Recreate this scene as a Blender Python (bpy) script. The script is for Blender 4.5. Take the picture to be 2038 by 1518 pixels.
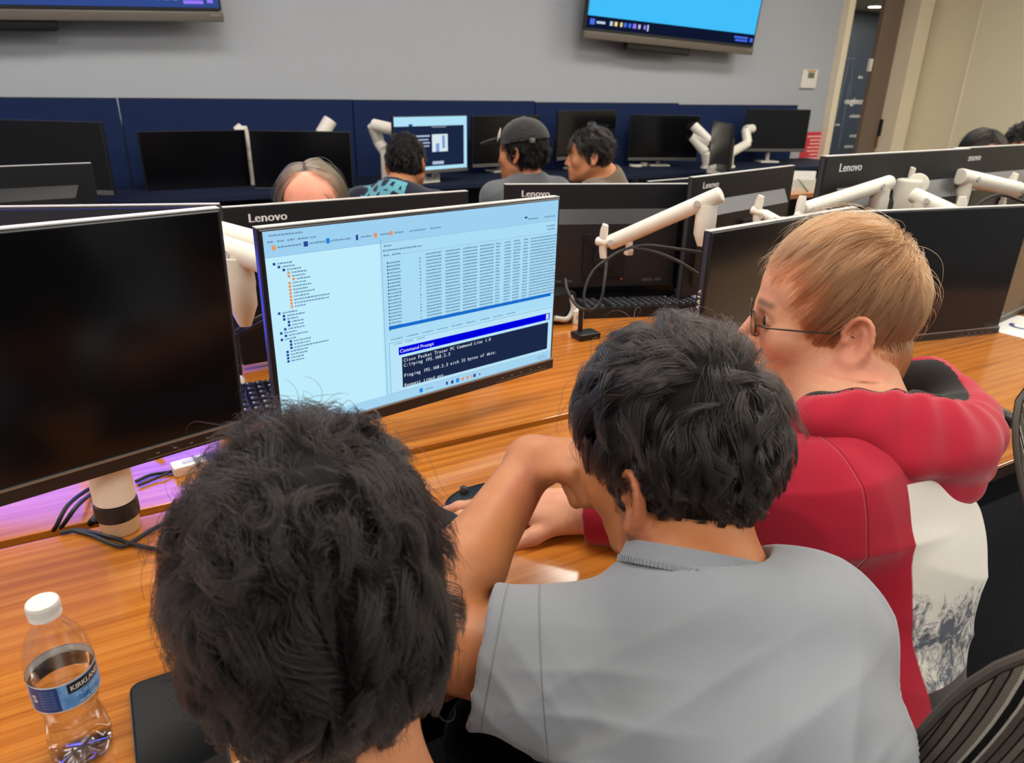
import bpy, bmesh, math, random
import numpy as np
from mathutils import Vector, Matrix

# ------------------------------------------------------------------ camera, world, lights, exposure
SC = bpy.context.scene
COL = SC.collection
for _o in list(bpy.data.objects):
    bpy.data.objects.remove(_o)
FPX, CPX, CPY = 1430.0, 1019.0, 759.0          # focal length and centre for the 2038 x 1518 frame
def _n(v):
    v = np.array(v, float); return v / np.linalg.norm(v)
_up = -_n([-70, 3441, FPX])
_vx = np.array([2781, -537, FPX], float)
_X = _n(_vx - np.dot(_vx, _up) * _up)
_Y = np.cross(_up, _X)
RW = np.stack([_X, _Y, _up])                   # camera (right, down, forward) -> world
CAM = np.array([0, 0, 1.305])
DESK = 0.74
cam = bpy.data.cameras.new('camera')
camo = bpy.data.objects.new('camera', cam); COL.objects.link(camo)
_r, _u, _b = RW @ [1, 0, 0], RW @ [0, -1, 0], RW @ [0, 0, -1]
camo.matrix_world = Matrix(((_r[0], _u[0], _b[0], CAM[0]), (_r[1], _u[1], _b[1], CAM[1]), (_r[2], _u[2], _b[2], CAM[2]), (0, 0, 0, 1)))
cam.sensor_width = 36.0
cam.lens = FPX / 2038.0 * 36.0
cam.clip_start = 0.02
cam.dof.use_dof = True
cam.dof.focus_distance = 0.9
cam.dof.aperture_fstop = 9.0
SC.camera = camo
SC.view_settings.view_transform = 'Standard'
SC.view_settings.look = 'None'
SC.view_settings.gamma = 1.0
SC.view_settings.exposure = 0.0
SC.view_settings.use_curve_mapping = False
SC.cycles.use_denoising = True
SC.cycles.max_bounces = 10
SC.cycles.transparent_max_bounces = 16
SC.cycles.caustics_reflective = False
SC.cycles.caustics_refractive = False
wd = bpy.data.worlds.new('room_air'); SC.world = wd
wd.use_nodes = True
wd.node_tree.nodes['Background'].inputs[0].default_value = (1.0, 0.95, 0.88, 1)
wd.node_tree.nodes['Background'].inputs[1].default_value = 0.06
CEIL = 2.85
LAMP = 14.0                                     # radiance of the ceiling light panels
LAMP_COL = (1.0, 0.95, 0.87)
# centres of the ceiling panels (x, y), last column added to brighten the beige wall
LAMP_AT = [(x, y) for x in (-1.6, 0.5, 2.55, 4.7, 6.3) for y in (-1.3, 1.0, 2.9) if not (x > 6 and y > 2)]

def ray(px, py):
    return RW @ np.array([(px - CPX) / FPX, (py - CPY) / FPX, 1.0])
def onz(px, py, z):
    r = ray(px, py); return CAM + r * ((z - CAM[2]) / r[2])
def ony(px, py, y):
    r = ray(px, py); return CAM + r * (y / r[1])
def onx(px, py, x):
    r = ray(px, py); return CAM + r * (x / r[0])
def ond(px, py, d):
    return CAM + ray(px, py) * d

# ------------------------------------------------------------------ helpers
def lin(c):
    def f(x):
        x /= 255.0
        return x / 12.92 if x <= 0.04045 else ((x + 0.055) / 1.055) ** 2.4
    return tuple(f(x) for x in c)

def mat(name, col, rough=0.5, metal=0.0, spec=0.5, **k):
    """col is an sRGB triple (0-255)"""
    m = bpy.data.materials.new(name); m.use_nodes = True
    b = m.node_tree.nodes['Principled BSDF']
    b.inputs['Base Color'].default_value = (*lin(col), 1)
    b.inputs['Roughness'].default_value = rough
    b.inputs['Metallic'].default_value = metal
    b.inputs['Specular IOR Level'].default_value = spec
    for kk, v in k.items():
        b.inputs[kk.replace('_', ' ')].default_value = v
    return m

class NT:
    """a short hand for wiring nodes"""
    def __init__(s, m): s.t = m.node_tree; s.b = s.t.nodes.get('Principled BSDF')
    def n(s, typ, **k):
        nd = s.t.nodes.new(typ)
        for a, v in k.items():
            if a == 'i':
                for kk, vv in v.items(): nd.inputs[kk].default_value = vv
            else: setattr(nd, a, v)
        return nd
    def l(s, a, b): s.t.links.new(a, b)

def bump(m, scale=300, strength=0.3, dist=0.001, detail=3, typ='noise', stretch=(1, 1, 1), colvar=0.0):
    t = NT(m)
    tc = t.n('ShaderNodeTexCoord'); mp = t.n('ShaderNodeMapping'); mp.inputs['Scale'].default_value = stretch
    t.l(tc.outputs['Object'], mp.inputs[0])
    nz = t.n('ShaderNodeTexNoise', i={'Scale': scale, 'Detail': detail})
    t.l(mp.outputs[0], nz.inputs['Vector'])
    bp = t.n('ShaderNodeBump', i={'Strength': strength, 'Distance': dist})
    t.l(nz.outputs['Fac'], bp.inputs['Height']); t.l(bp.outputs[0], t.b.inputs['Normal'])
    if colvar:
        c = t.b.inputs['Base Color'].default_value[:]
        rp = t.n('ShaderNodeValToRGB'); e = rp.color_ramp.elements
        e[0].position, e[1].position = 0.3, 0.7
        e[0].color = (*[x * (1 - colvar) for x in c[:3]], 1); e[1].color = (*[min(1, x * (1 + colvar)) for x in c[:3]], 1)
        t.l(nz.outputs['Fac'], rp.inputs[0]); t.l(rp.outputs[0], t.b.inputs['Base Color'])
    return m

def emit(name, col, strength=1.0):
    m = bpy.data.materials.new(name); m.use_nodes = True
    t = m.node_tree; t.nodes.clear()
    e = t.nodes.new('ShaderNodeEmission'); o = t.nodes.new('ShaderNodeOutputMaterial')
    e.inputs[0].default_value = (*lin(col), 1); e.inputs[1].default_value = strength
    t.links.new(e.outputs[0], o.inputs[0])
    return m

def tag(o, label=None, cat=None, group=None, kind=None):
    if label: o['label'] = label
    if cat: o['category'] = cat
    if group: o['group'] = group
    if kind: o['kind'] = kind
    return o

def thing(name, label, cat, loc=(0, 0, 0), rz=0.0, group=None, mtx=None):
    o = bpy.data.objects.new(name, None); COL.objects.link(o)
    o.empty_display_size = 0.05
    if mtx is not None: o.matrix_world = mtx
    else:
        o.location = [float(a) for a in loc]; o.rotation_euler = (0, 0, rz)
    return tag(o, label, cat, group)

class MB:
    """collects faces of one mesh"""
    def __init__(s): s.v = []; s.f = []; s.m = []; s.cur = 0; s.M = None
    def mat(s, i): s.cur = i; return s
    def add(s, vs, fs):
        b = len(s.v)
        if s.M is not None: vs = [s.M @ Vector(v) for v in vs]
        s.v += [tuple(float(a) for a in v) for v in vs]
        s.f += [tuple(i + b for i in f) for f in fs]; s.m += [s.cur] * len(fs)
        return s
    def box(s, c, d, bev=0.0, seg=2, rot=None):
        bm = bmesh.new(); bmesh.ops.create_cube(bm, size=1.0)
        for v in bm.verts: v.co = Vector((v.co.x * d[0], v.co.y * d[1], v.co.z * d[2]))
        if bev > 0: bmesh.ops.bevel(bm, geom=list(bm.edges), offset=bev, segments=seg, affect='EDGES', profile=0.6)
        R = rot if rot is not None else Matrix.Identity(3)
        bm.verts.index_update()
        s.add([R @ v.co + Vector(c) for v in bm.verts], [[v.index for v in f.verts] for f in bm.faces])
        bm.free(); return s
    def prism(s, poly, y0, y1, axes=(0, 2, 1), bev=0.0):
        """closed polygon (a,b) in the plane axes[0],axes[1], extruded along axes[2]"""
        n = len(poly); vs = []
        for y in (y0, y1):
            for a, b in poly:
                p = [0, 0, 0]; p[axes[0]] = a; p[axes[1]] = b; p[axes[2]] = y; vs.append(p)
        fs = [list(range(n)), list(range(2 * n - 1, n - 1, -1))] + [[i, i + n, (i + 1) % n + n, (i + 1) % n] for i in range(n)]
        return s.add(vs, fs)
    def quad(s, a, b, c, d): return s.add([a, b, c, d], [(0, 1, 2, 3)])
    def tube(s, pts, r, n=10, cap=True, flat=None):
        P = [Vector([float(a) for a in p]) for p in pts]; k = len(P)
        rr = r if hasattr(r, '__len__') else [r] * k
        vs, fs = [], []
        t0 = (P[1] - P[0]).normalized()
        ref = Vector((0, 0, 1)) if abs(t0.z) < 0.9 else Vector((1, 0, 0))
        nx = t0.cross(ref).normalized()
        for i in range(k):
            t = (P[min(i + 1, k - 1)] - P[max(i - 1, 0)])
            t = t.normalized() if t.length > 1e-9 else t0
            nx = (nx - t * nx.dot(t)); nx = nx.normalized() if nx.length > 1e-6 else t.orthogonal().normalized()
            ny = t.cross(nx)
            for j in range(n):
                a = 2 * math.pi * j / n
                fx, fy = (1, 1) if flat is None else flat
                vs.append(P[i] + nx * math.cos(a) * rr[i] * fx + ny * math.sin(a) * rr[i] * fy)
        for i in range(k - 1):
            for j in range(n):
                fs.append((i * n + j, i * n + (j + 1) % n, (i + 1) * n + (j + 1) % n, (i + 1) * n + j))
        if cap: fs += [tuple(range(n - 1, -1, -1)), tuple((k - 1) * n + j for j in range(n))]
        return s.add(vs, fs)
    def cyl(s, a, b, r, n=20, bev=0.0):
        a, b = Vector([float(x) for x in a]), Vector([float(x) for x in b]); d = (b - a)
        if bev <= 0: return s.tube([a, b], r, n)
        e = d.normalized() * bev
        q = bev * 0.3
        return s.tube([a, a + e * .3, a + e, b - e, b - e * .3, b], [r - bev, r - q, r, r, r - q, r - bev], n)
    def lathe(s, prof, n=32, c=(0, 0, 0)):
        vs, fs = [], []
        for r, z in prof:
            for j in range(n):
                a = 2 * math.pi * j / n; vs.append((c[0] + r * math.cos(a), c[1] + r * math.sin(a), c[2] + z))
        for i in range(len(prof) - 1):
            for j in range(n): fs.append((i * n + j, i * n + (j + 1) % n, (i + 1) * n + (j + 1) % n, (i + 1) * n + j))
        if prof[0][0] > 1e-6: fs.append(tuple(range(n - 1, -1, -1)))
        if prof[-1][0] > 1e-6: fs.append(tuple((len(prof) - 1) * n + j for j in range(n)))
        return s.add(vs, fs)
    def build(s, name, mats, parent=None, smooth=False, label=None):
        me = bpy.data.meshes.new(name); me.from_pydata(s.v, [], s.f); 
        for m in (mats if isinstance(mats, (list, tuple)) else [mats]): me.materials.append(m)
        if len(set(s.m)) > 1 or (s.m and s.m[0]): me.polygons.foreach_set('material_index', s.m)
        bm = bmesh.new(); bm.from_mesh(me); bmesh.ops.remove_doubles(bm, verts=bm.verts, dist=1e-7); bmesh.ops.recalc_face_normals(bm, faces=bm.faces); bm.to_mesh(me); bm.free()
        if smooth: smooth_by_angle(me, 0.7 if smooth is True else smooth)
        o = bpy.data.objects.new(name, me); COL.objects.link(o)
        if parent is not None: o.parent = parent
        if label: o['label'] = label
        return o

def smooth_by_angle(me, ang):
    n = len(me.polygons)
    me.polygons.foreach_set('use_smooth', [True] * n)
    A = np.zeros(n); me.polygons.foreach_get('area', A); N = np.zeros(n * 3); me.polygons.foreach_get('normal', N); N = N.reshape(-1, 3)
    lt = np.zeros(n, int); me.polygons.foreach_get('loop_total', lt); fl = np.repeat(np.arange(n), lt)
    lv = np.zeros(len(me.loops), int); me.loops.foreach_get('vertex_index', lv)
    # area weighted corner normals: big flat faces stay flat beside their small rounded edges
    od = np.argsort(lv, kind='stable'); st = np.searchsorted(lv[od], np.arange(len(me.vertices) + 1)); cos = math.cos(ang); out = N[fl].copy()
    cnt = np.diff(st)
    for m in np.unique(cnt):
        if m < 2: continue
        vs = np.where(cnt == m)[0]; L = od[st[vs][:, None] + np.arange(m)]; F = fl[L]; nn = N[F]; w = A[F]
        dots = np.einsum('vik,vjk->vij', nn, nn) > cos
        s = np.einsum('vij,vjk->vik', dots * w[:, None, :], nn); ln = np.linalg.norm(s, axis=2); ok = ln > 1e-20
        s = s / np.maximum(ln, 1e-20)[..., None]; out[L[ok]] = s[ok]
    me.normals_split_custom_set([tuple(v) for v in out])

def rrect(w, h, r, n=5, cx=0, cz=0):
    out = []
    for (sx, sz, a0) in ((1, 1, 0), (-1, 1, 90), (-1, -1, 180), (1, -1, 270)):
        for i in range(n + 1):
            a = math.radians(a0 + 90.0 * i / n)
            out.append((cx + sx * (w / 2 - r) + r * math.cos(a), cz + sz * (h / 2 - r) + r * math.sin(a)))
    return out

_tx = {}
def glyphs(txt, size=1.0):
    """flat mesh of a line of text in the XY plane, left aligned, returns verts (x,y) and faces, width"""
    if txt not in _tx:
        cu = bpy.data.curves.new('t', 'FONT'); cu.body = txt; cu.size = 1.0; cu.resolution_u = 2
        o = bpy.data.objects.new('t', cu); COL.objects.link(o)
        dg = bpy.context.evaluated_depsgraph_get(); ev = o.evaluated_get(dg); me = ev.to_mesh()
        vs = [(v.co.x, v.co.y) for v in me.vertices]; fs = [tuple(p.vertices) for p in me.polygons]
        ev.to_mesh_clear(); bpy.data.objects.remove(o); bpy.data.curves.remove(cu)
        _tx[txt] = (vs, fs)
    vs, fs = _tx[txt]
    w = max([v[0] for v in vs] or [0]) * size
    return [(a * size, b * size) for a, b in vs], fs, w

def text_to(mb, txt, size, place, mono=None, width=None, bold=0.0):
    """adds flat text; place(x, y) -> 3D point.  mono = advance per character"""
    if mono:
        for i, ch in enumerate(txt):
            if ch == ' ': continue
            vs, fs, w = glyphs(ch, size)
            k = min(1.0, mono * 0.92 / max(w, 1e-9)) if w > mono * .92 else 1.0
            off = i * mono + (mono - w * k) / 2
            mb.add([place(off + a * k, b) for a, b in vs], fs)
            if bold: mb.add([place(off + a * k + bold, b + bold * .4) for a, b in vs], fs)
    else:
        vs, fs, w = glyphs(txt, size)
        k = (width / w) if width else 1.0
        mb.add([place(a * k, b) for a, b in vs], fs)
        if bold: mb.add([place(a * k + bold, b) for a, b in vs], fs)
    return mb

def spline(pts, n=8):
    """Catmull-Rom through points"""
    P = [np.array(p, float) for p in pts]; P = [2 * P[0] - P[1]] + P + [2 * P[-1] - P[-2]]
    out = []
    for i in range(1, len(P) - 2):
        for j in range(n):
            t = j / n
            a, b, c, d = P[i - 1], P[i], P[i + 1], P[i + 2]
            out.append(0.5 * ((2 * b) + (-a + c) * t + (2 * a - 5 * b + 4 * c - d) * t * t + (-a + 3 * b - 3 * c + d) * t ** 3))
    out.append(P[-2]); return out

# ------------------------------------------------------------------ implicit surfaces for bodies and cloth
class Field:
    def __init__(s, lo, hi, h):
        s.lo = np.array(lo, float); s.h = h
        s.n = np.ceil((np.array(hi, float) - s.lo) / h).astype(int) + 1
        s.F = np.full(s.n, 0.06, np.float32)
    def sub(s, c, e):
        a = np.clip(np.floor((np.array(c) - e - s.lo) / s.h).astype(int), 0, s.n)
        b = np.clip(np.ceil((np.array(c) + e - s.lo) / s.h).astype(int) + 1, 0, s.n)
        if (b <= a).any(): return None, None
        ax = [(s.lo[i] + s.h * np.arange(a[i], b[i])).astype(np.float32) for i in range(3)]
        P = np.stack(np.meshgrid(*ax, indexing='ij'), -1)
        return (slice(a[0], b[0]), slice(a[1], b[1]), slice(a[2], b[2])), P
    def op(s, fn, c, e, k=0.01, mode='u'):
        sl, P = s.sub(c, np.array(e) + k + 2 * s.h)
        if sl is None: return s
        d = fn(P).astype(np.float32); g = s.F[sl]
        if mode == 'u':
            h = np.maximum(k - np.abs(g - d), 0) / k if k > 0 else 0
            s.F[sl] = np.minimum(g, d) - h * h * k * 0.25
        elif mode == 's':
            h = np.maximum(k - np.abs(g + d), 0) / k if k > 0 else 0
            s.F[sl] = np.maximum(g, -d) + h * h * k * 0.25
        elif mode == 'i':
            s.F[sl] = np.maximum(g, d)
        return s
    def ball(s, c, r, k=0.01, mode='u'):
        c = np.array(c, float); return s.op(lambda P: np.linalg.norm(P - c, axis=-1) - r, c, r, k, mode)
    def ell(s, c, r, R=None, k=0.01, mode='u'):
        c = np.array(c, float); r = np.array(r, float); R = np.eye(3) if R is None else np.array(R)   # rows = local axes
        def fn(P):
            q = (P - c) @ R.T.astype(np.float32)
            k0 = np.linalg.norm(q / r, axis=-1); k1 = np.linalg.norm(q / (r * r), axis=-1)
            return np.where(k1 > 1e-6, k0 * (k0 - 1) / np.maximum(k1, 1e-6), -r.min())
        return s.op(fn, c, np.full(3, r.max()), k, mode)
    def cone(s, a, b, r1, r2, k=0.01, mode='u'):
        a, b = np.array(a, float), np.array(b, float); ba = b - a; L2 = max(float(ba @ ba), 1e-9)
        def fn(P):
            t = np.clip(((P - a) @ ba) / L2, 0, 1)
            return np.linalg.norm(P - a - t[..., None] * ba, axis=-1) - (r1 + (r2 - r1) * t)
        return s.op(fn, (a + b) / 2, np.abs(ba) / 2 + max(r1, r2), k, mode)
    def chain(s, pts, rs, k=0.01, mode='u'):
        for i in range(len(pts) - 1): s.cone(pts[i], pts[i + 1], rs[i], rs[i + 1], k, mode)
        return s
    def flatcone(s, a, b, r1, r2, k=0.01, mode='u', ov=(1, 1), ax=None):
        """flat ended cone"""
        a, b = np.array(a, float), np.array(b, float); ba = b - a; L = np.linalg.norm(ba); t_ = ba / L
        def fn(P):
            q = P - a; t = q @ t_
            rad = np.linalg.norm(q - t[..., None] * t_, axis=-1)
            w = np.clip(t / L, -.2, 1.2)
            dr = rad - (r1 + (r2 - r1) * w); dt = np.abs(t - L / 2) - L / 2
            return np.maximum(dr, dt) * 0.95
        return s.op(fn, (a + b) / 2, np.full(3, L / 2 + max(r1, r2)), k, mode)
    def mesh(s, relax=1, disp=None, w=.5):
        V, Q = surface_nets(s.F, s.lo, s.h)
        for _ in range(relax): V = laplace(V, Q, w)
        if disp is not None:
            N = vnormals(V, Q); V = V + N * disp(V, N)[:, None]
        return V, Q

def surface_nets(F, lo, h):
    S = F < 0
    nx, ny, nz = F.shape
    cnt = np.zeros((nx - 1, ny - 1, nz - 1), np.uint8)
    corners = [(i, j, k) for i in (0, 1) for j in (0, 1) for k in (0, 1)]
    for i, j, k in corners: cnt += S[i:nx - 1 + i, j:ny - 1 + j, k:nz - 1 + k]
    act = (cnt > 0) & (cnt < 8)
    I = np.argwhere(act); vid = np.full(act.shape, -1, np.int32); vid[act] = np.arange(len(I))
    val = {c: F[I[:, 0] + c[0], I[:, 1] + c[1], I[:, 2] + c[2]].astype(float) for c in corners}
    acc = np.zeros((len(I), 3)); m = np.zeros(len(I))
    for a in corners:
        for ax in range(3):
            if a[ax]: continue
            b = list(a); b[ax] = 1; b = tuple(b)
            fa, fb = val[a], val[b]; cr = (fa < 0) != (fb < 0)
            t = np.where(cr, fa / np.where(cr, fa - fb, 1), 0)
            p = np.array(a, float)[None].repeat(len(I), 0); p[:, ax] += t
            acc[cr] += p[cr]; m[cr] += 1
    V = lo + h * (I + acc / m[:, None])
    Q = []
    for ax in range(3):
        sl0 = [slice(None)] * 3; sl1 = [slice(None)] * 3; sl0[ax] = slice(0, -1); sl1[ax] = slice(1, None)
        a, b = S[tuple(sl0)], S[tuple(sl1)]
        E = np.argwhere(a != b); o1, o2 = (ax + 1) % 3, (ax + 2) % 3
        ok = (E[:, o1] > 0) & (E[:, o2] > 0) & (E[:, o1] < F.shape[o1] - 1) & (E[:, o2] < F.shape[o2] - 1); E = E[ok]
        q = []
        for d1, d2 in ((1, 1), (0, 1), (0, 0), (1, 0)):
            c = E.copy(); c[:, o1] -= d1; c[:, o2] -= d2; q.append(vid[c[:, 0], c[:, 1], c[:, 2]])
        q = np.stack(q, 1); fl = a[E[:, 0], E[:, 1], E[:, 2]]
        q[~fl] = q[~fl][:, ::-1]; Q.append(q)
    Q = np.concatenate(Q); Q = Q[(Q >= 0).all(1)]
    return V, Q

def laplace(V, Q, w):
    A = np.zeros_like(V); c = np.zeros(len(V))
    for i in range(4):
        a, b = Q[:, i], Q[:, (i + 1) % 4]
        np.add.at(A, a, V[b]); np.add.at(A, b, V[a]); np.add.at(c, a, 1); np.add.at(c, b, 1)
    return V + w * (A / np.maximum(c, 1)[:, None] - V)

def vnormals(V, Q):
    n = np.cross(V[Q[:, 2]] - V[Q[:, 0]], V[Q[:, 3]] - V[Q[:, 1]])
    N = np.zeros_like(V)
    for i in range(4): np.add.at(N, Q[:, i], n)
    return N / np.maximum(np.linalg.norm(N, axis=1), 1e-12)[:, None]

def mesh_obj(name, V, Q, m, parent=None, attrs=None, origin=(0, 0, 0), drop=True, matidx=None):
    if drop:        # throw away loose crumbs: keep islands over 2 % of the vertices
        lab = np.arange(len(V))
        for _ in range(200):
            mn = lab[Q].min(1); new = lab.copy()
            for i in range(4): np.minimum.at(new, Q[:, i], mn)
            new = new[new]
            if (new == lab).all(): break
            lab = new
        u, inv, c = np.unique(lab, return_inverse=True, return_counts=True)
        keep = c[inv] > 0.02 * len(V)
        Q = Q[keep[Q].all(1)] if matidx is None else Q
        idx = np.cumsum(keep) - 1
        if matidx is None:
            V = V[keep]; Q = idx[Q]
            if attrs: attrs = {k: a[keep] for k, a in attrs.items()}
    me = bpy.data.meshes.new(name)
    me.vertices.add(len(V)); me.vertices.foreach_set('co', (V - np.array(origin)).astype(np.float32).ravel())
    me.loops.add(Q.size); me.loops.foreach_set('vertex_index', Q.astype(np.int32).ravel())
    me.polygons.add(len(Q)); me.polygons.foreach_set('loop_start', np.arange(0, Q.size, Q.shape[1], dtype=np.int32))
    me.update(calc_edges=True)
    me.polygons.foreach_set('use_smooth', np.ones(len(Q), bool))
    for mm in (m if isinstance(m, (list, tuple)) else [m]): me.materials.append(mm)
    if matidx is not None: me.polygons.foreach_set('material_index', matidx.astype(np.int32))
    if attrs:
        for k, a in attrs.items():
            at = me.attributes.new(k, 'FLOAT', 'POINT'); at.data.foreach_set('value', a.astype(np.float32))
    me.validate()
    o = bpy.data.objects.new(name, me); COL.objects.link(o)
    if parent is not None: o.parent = parent
    return o

def vnoise(P, freq, seed, octs=3):
    """smooth pseudo noise, three components, about -1..1"""
    rg = np.random.RandomState(seed); out = np.zeros(P.shape); amp = 1.0; tot = 0
    for o in range(octs):
        for j in range(4):
            w = rg.normal(size=3); w = w / np.linalg.norm(w) * freq * (1 + .5 * rg.rand()); a = rg.normal(size=3)
            out += amp * np.sin(P @ w + rg.rand() * 6.28)[..., None] * (a / np.linalg.norm(a)); tot += amp * .5
        freq *= 1.9; amp *= 0.6
    return out / tot * 1.2
# ------------------------------------------------------------------ materials
M = {}
def wood(name, base, dark, light):
    m = mat(name, base, 0.2, spec=0.6); t = NT(m); t.b.inputs['Coat Weight'].default_value = .8; t.b.inputs['Coat Roughness'].default_value = .12
    tc = t.n('ShaderNodeTexCoord'); mp = t.n('ShaderNodeMapping'); mp.inputs['Scale'].default_value = (1.1, 11, 11)
    t.l(tc.outputs['Object'], mp.inputs[0])
    n1 = t.n('ShaderNodeTexNoise', i={'Scale': 1.5, 'Detail': 3, 'Distortion': 0.8}); t.l(mp.outputs[0], n1.inputs['Vector'])
    w = t.n('ShaderNodeTexWave', wave_type='BANDS', bands_direction='Y', i={'Scale': 1.3, 'Distortion': 9.0, 'Detail': 3.0, 'Detail Scale': 0.7, 'Detail Roughness': 0.6})
    t.l(mp.outputs[0], w.inputs['Vector'])
    mp2 = t.n('ShaderNodeMapping'); mp2.inputs['Scale'].default_value = (5, 300, 300); t.l(tc.outputs['Object'], mp2.inputs[0])
    n2 = t.n('ShaderNodeTexNoise', i={'Scale': 1.0, 'Detail': 4}); t.l(mp2.outputs[0], n2.inputs['Vector'])
    a = t.n('ShaderNodeMath', operation='MULTIPLY_ADD', i={1: 0.15}); t.l(w.outputs['Fac'], a.inputs[0])
    b = t.n('ShaderNodeMath', operation='MULTIPLY_ADD', i={1: 0.50}); t.l(n1.outputs['Fac'], b.inputs[0])
    c = t.n('ShaderNodeMath', operation='MULTIPLY_ADD', i={1: 0.66, 2: -0.22}); t.l(n2.outputs['Fac'], c.inputs[0])
    t.l(c.outputs[0], b.inputs[2]); t.l(b.outputs[0], a.inputs[2])
    r = t.n('ShaderNodeValToRGB'); e = r.color_ramp.elements
    e[0].position, e[1].position = 0.12, 0.72
    e[0].color, e[1].color = (*lin(dark), 1), (*lin(light), 1)
    x = e.new(0.42); x.color = (*lin(base), 1)
    t.l(a.outputs[0], r.inputs[0]); t.l(r.outputs[0], t.b.inputs['Base Color'])
    bp = t.n('ShaderNodeBump', i={'Strength': 0.06, 'Distance': 0.0004}); t.l(n2.outputs['Fac'], bp.inputs['Height']); t.l(bp.outputs[0], t.b.inputs['Normal'])
    return m
M['wood'] = wood('desk_wood', (192, 114, 38), (146, 78, 20), (212, 140, 58))
M['woodedge'] = wood('desk_edge_band', (150, 92, 38), (118, 66, 24), (176, 116, 54)); M['woodedge'].node_tree.nodes['Principled BSDF'].inputs['Roughness'].default_value = .45
M['wall'] = bump(mat('wall_paint_grey', (174, 178, 184), 0.85, spec=.25), 220, .12, .001)
M['beige'] = bump(mat('wall_paint_beige', (236, 224, 190), 0.8, spec=.25), 220, .1, .001)
M['frame'] = mat('door_frame_cream', (236, 222, 194), .5)
M['leaf'] = bump(mat('door_leaf_taupe', (122, 104, 90), .55), 60, .1, .001, stretch=(1, 1, .05))
M['corr'] = mat('corridor_wall_dark', (62, 72, 84), .4)
M['navy'] = bump(mat('panel_fabric_navy', (28, 42, 78), .95, spec=.15), 900, .35, .0008, colvar=.12)
M['carpet'] = bump(mat('floor_carpet', (46, 46, 50), .95, spec=.1), 260, .6, .004, colvar=.35)
M['ceil'] = bump(mat('ceiling_tile', (220, 216, 206), .9, spec=.2), 120, .3, .002)
M['lamp'] = emit('lamp_diffuser', (255, 255, 255)); M['lamp'].node_tree.nodes['Emission'].inputs[0].default_value = (*LAMP_COL, 1); M['lamp'].node_tree.nodes['Emission'].inputs[1].default_value = LAMP
M['white_metal'] = mat('white_painted_metal', (226, 220, 206), .35)
M['grey_plastic'] = mat('grey_plastic', (190, 186, 178), .4)
M['ring'] = mat('black_rubber', (20, 19, 19), .45)
M['chrome'] = mat('chrome', (200, 200, 200), .15, 1.0)
M['case'] = bump(mat('monitor_case_black', (17, 19, 24), .5, spec=.35), 700, .08, .0003)
M['rim'] = mat('monitor_rim_grey', (66, 66, 70), .3, .4)
M['bezel'] = mat('monitor_bezel_black', (22, 22, 24), .35)
M['off'] = mat('screen_off', (9, 10, 13), .16, spec=.35)
M['silver'] = mat('silver_line', (150, 145, 138), .35, .7)
M['logo'] = mat('logo_silver', (236, 236, 238), .5)
M['housing'] = bump(mat('monitor_housing', (30, 30, 32), .36, spec=.6), 700, .08, .0003)
M['topglint'] = mat('monitor_painted_glint', (196, 193, 188), .4)  # ceiling light on the upper edge, put into a pale colour
M['dimtext'] = mat('dim_print', (70, 68, 64), .5)
M['white'] = mat('white_plastic', (232, 228, 218), .4)
M['paper'] = mat('paper_white', (230, 228, 222), .8)
M['blackp'] = mat('black_plastic', (22, 22, 24), .38)
M['key'] = mat('key_black', (34, 34, 40), .45)
M['keyprint'] = mat('key_print', (190, 190, 196), .6)
M['cable'] = mat('cable_black', (26, 25, 25), .5)
M['phone'] = mat('phone_glass', (8, 9, 11), .04, spec=1.0, Coat_Weight=1.0)
M['blackmetal'] = mat('black_metal', (30, 30, 33), .4, .3)
M['red'] = mat('sign_red', (208, 52, 68), .6)
M['darkred'] = mat('plastic_red', (150, 20, 24), .5)
M['orange_led'] = emit('orange_led', (255, 120, 50), 1.0)
M['txtwhite'] = mat('print_white', (232, 228, 216), .6)
M['txtgrey'] = mat('print_grey', (110, 118, 126), .6)
M['navyprint'] = mat('print_navy', (44, 70, 120), .6)

# ------------------------------------------------------------------ the room
def struct(name, mb, m, parent=None, smooth=False):
    o = mb.build(name, m, parent, smooth)
    if parent is None: o['kind'] = 'structure'
    return o
YW, XR, XL, YF = 4.75, 7.1, -2.6, -2.2
struct('floor', MB().box((2.7, 2.9, -.02), (10.8, 10.6, .04)), M['carpet'])
struct('ceiling', MB().box((2.3, 1.3, CEIL + .03), (10.0, 7.2, .06)), M['ceil'])
w = MB(); w.box(((XL + 5.86) / 2, YW + .06, CEIL / 2), (5.86 - XL, .12, CEIL)); w.box(((6.98 + XR) / 2 + .05, YW + .06, CEIL / 2), (XR - 6.98 + .1, .12, CEIL))
w.box((6.42, YW + .06, 2.62), (1.12, .12, CEIL - 2.39))
struct('wall_back', w, M['wall'])
rw = struct('wall_right', MB().box((XR + .06, (YF + YW) / 2, CEIL / 2), (.12, YW - YF, CEIL)), M['beige'])
yj = float(onx(1957, 0, XR)[1])
for yy in (yj, yj - 1.22, yj - 2.44):
    MB().box((XR - .004, yy, CEIL / 2), (.012, .022, CEIL)).build('panel_joint', M['frame'], rw)
struct('wall_left', MB().box((XL - .06, (YF + YW) / 2, CEIL / 2), (.12, YW - YF, CEIL)), M['wall'])
struct('wall_front', MB().box(((XL + XR) / 2, YF - .06, CEIL / 2), (XR - XL, .12, CEIL)), M['wall'])
struct('baseboard_back', MB().box(((XL + 5.86) / 2, YW - .008, .05), (5.86 - XL, .016, .1)), M['blackp'])
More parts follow.
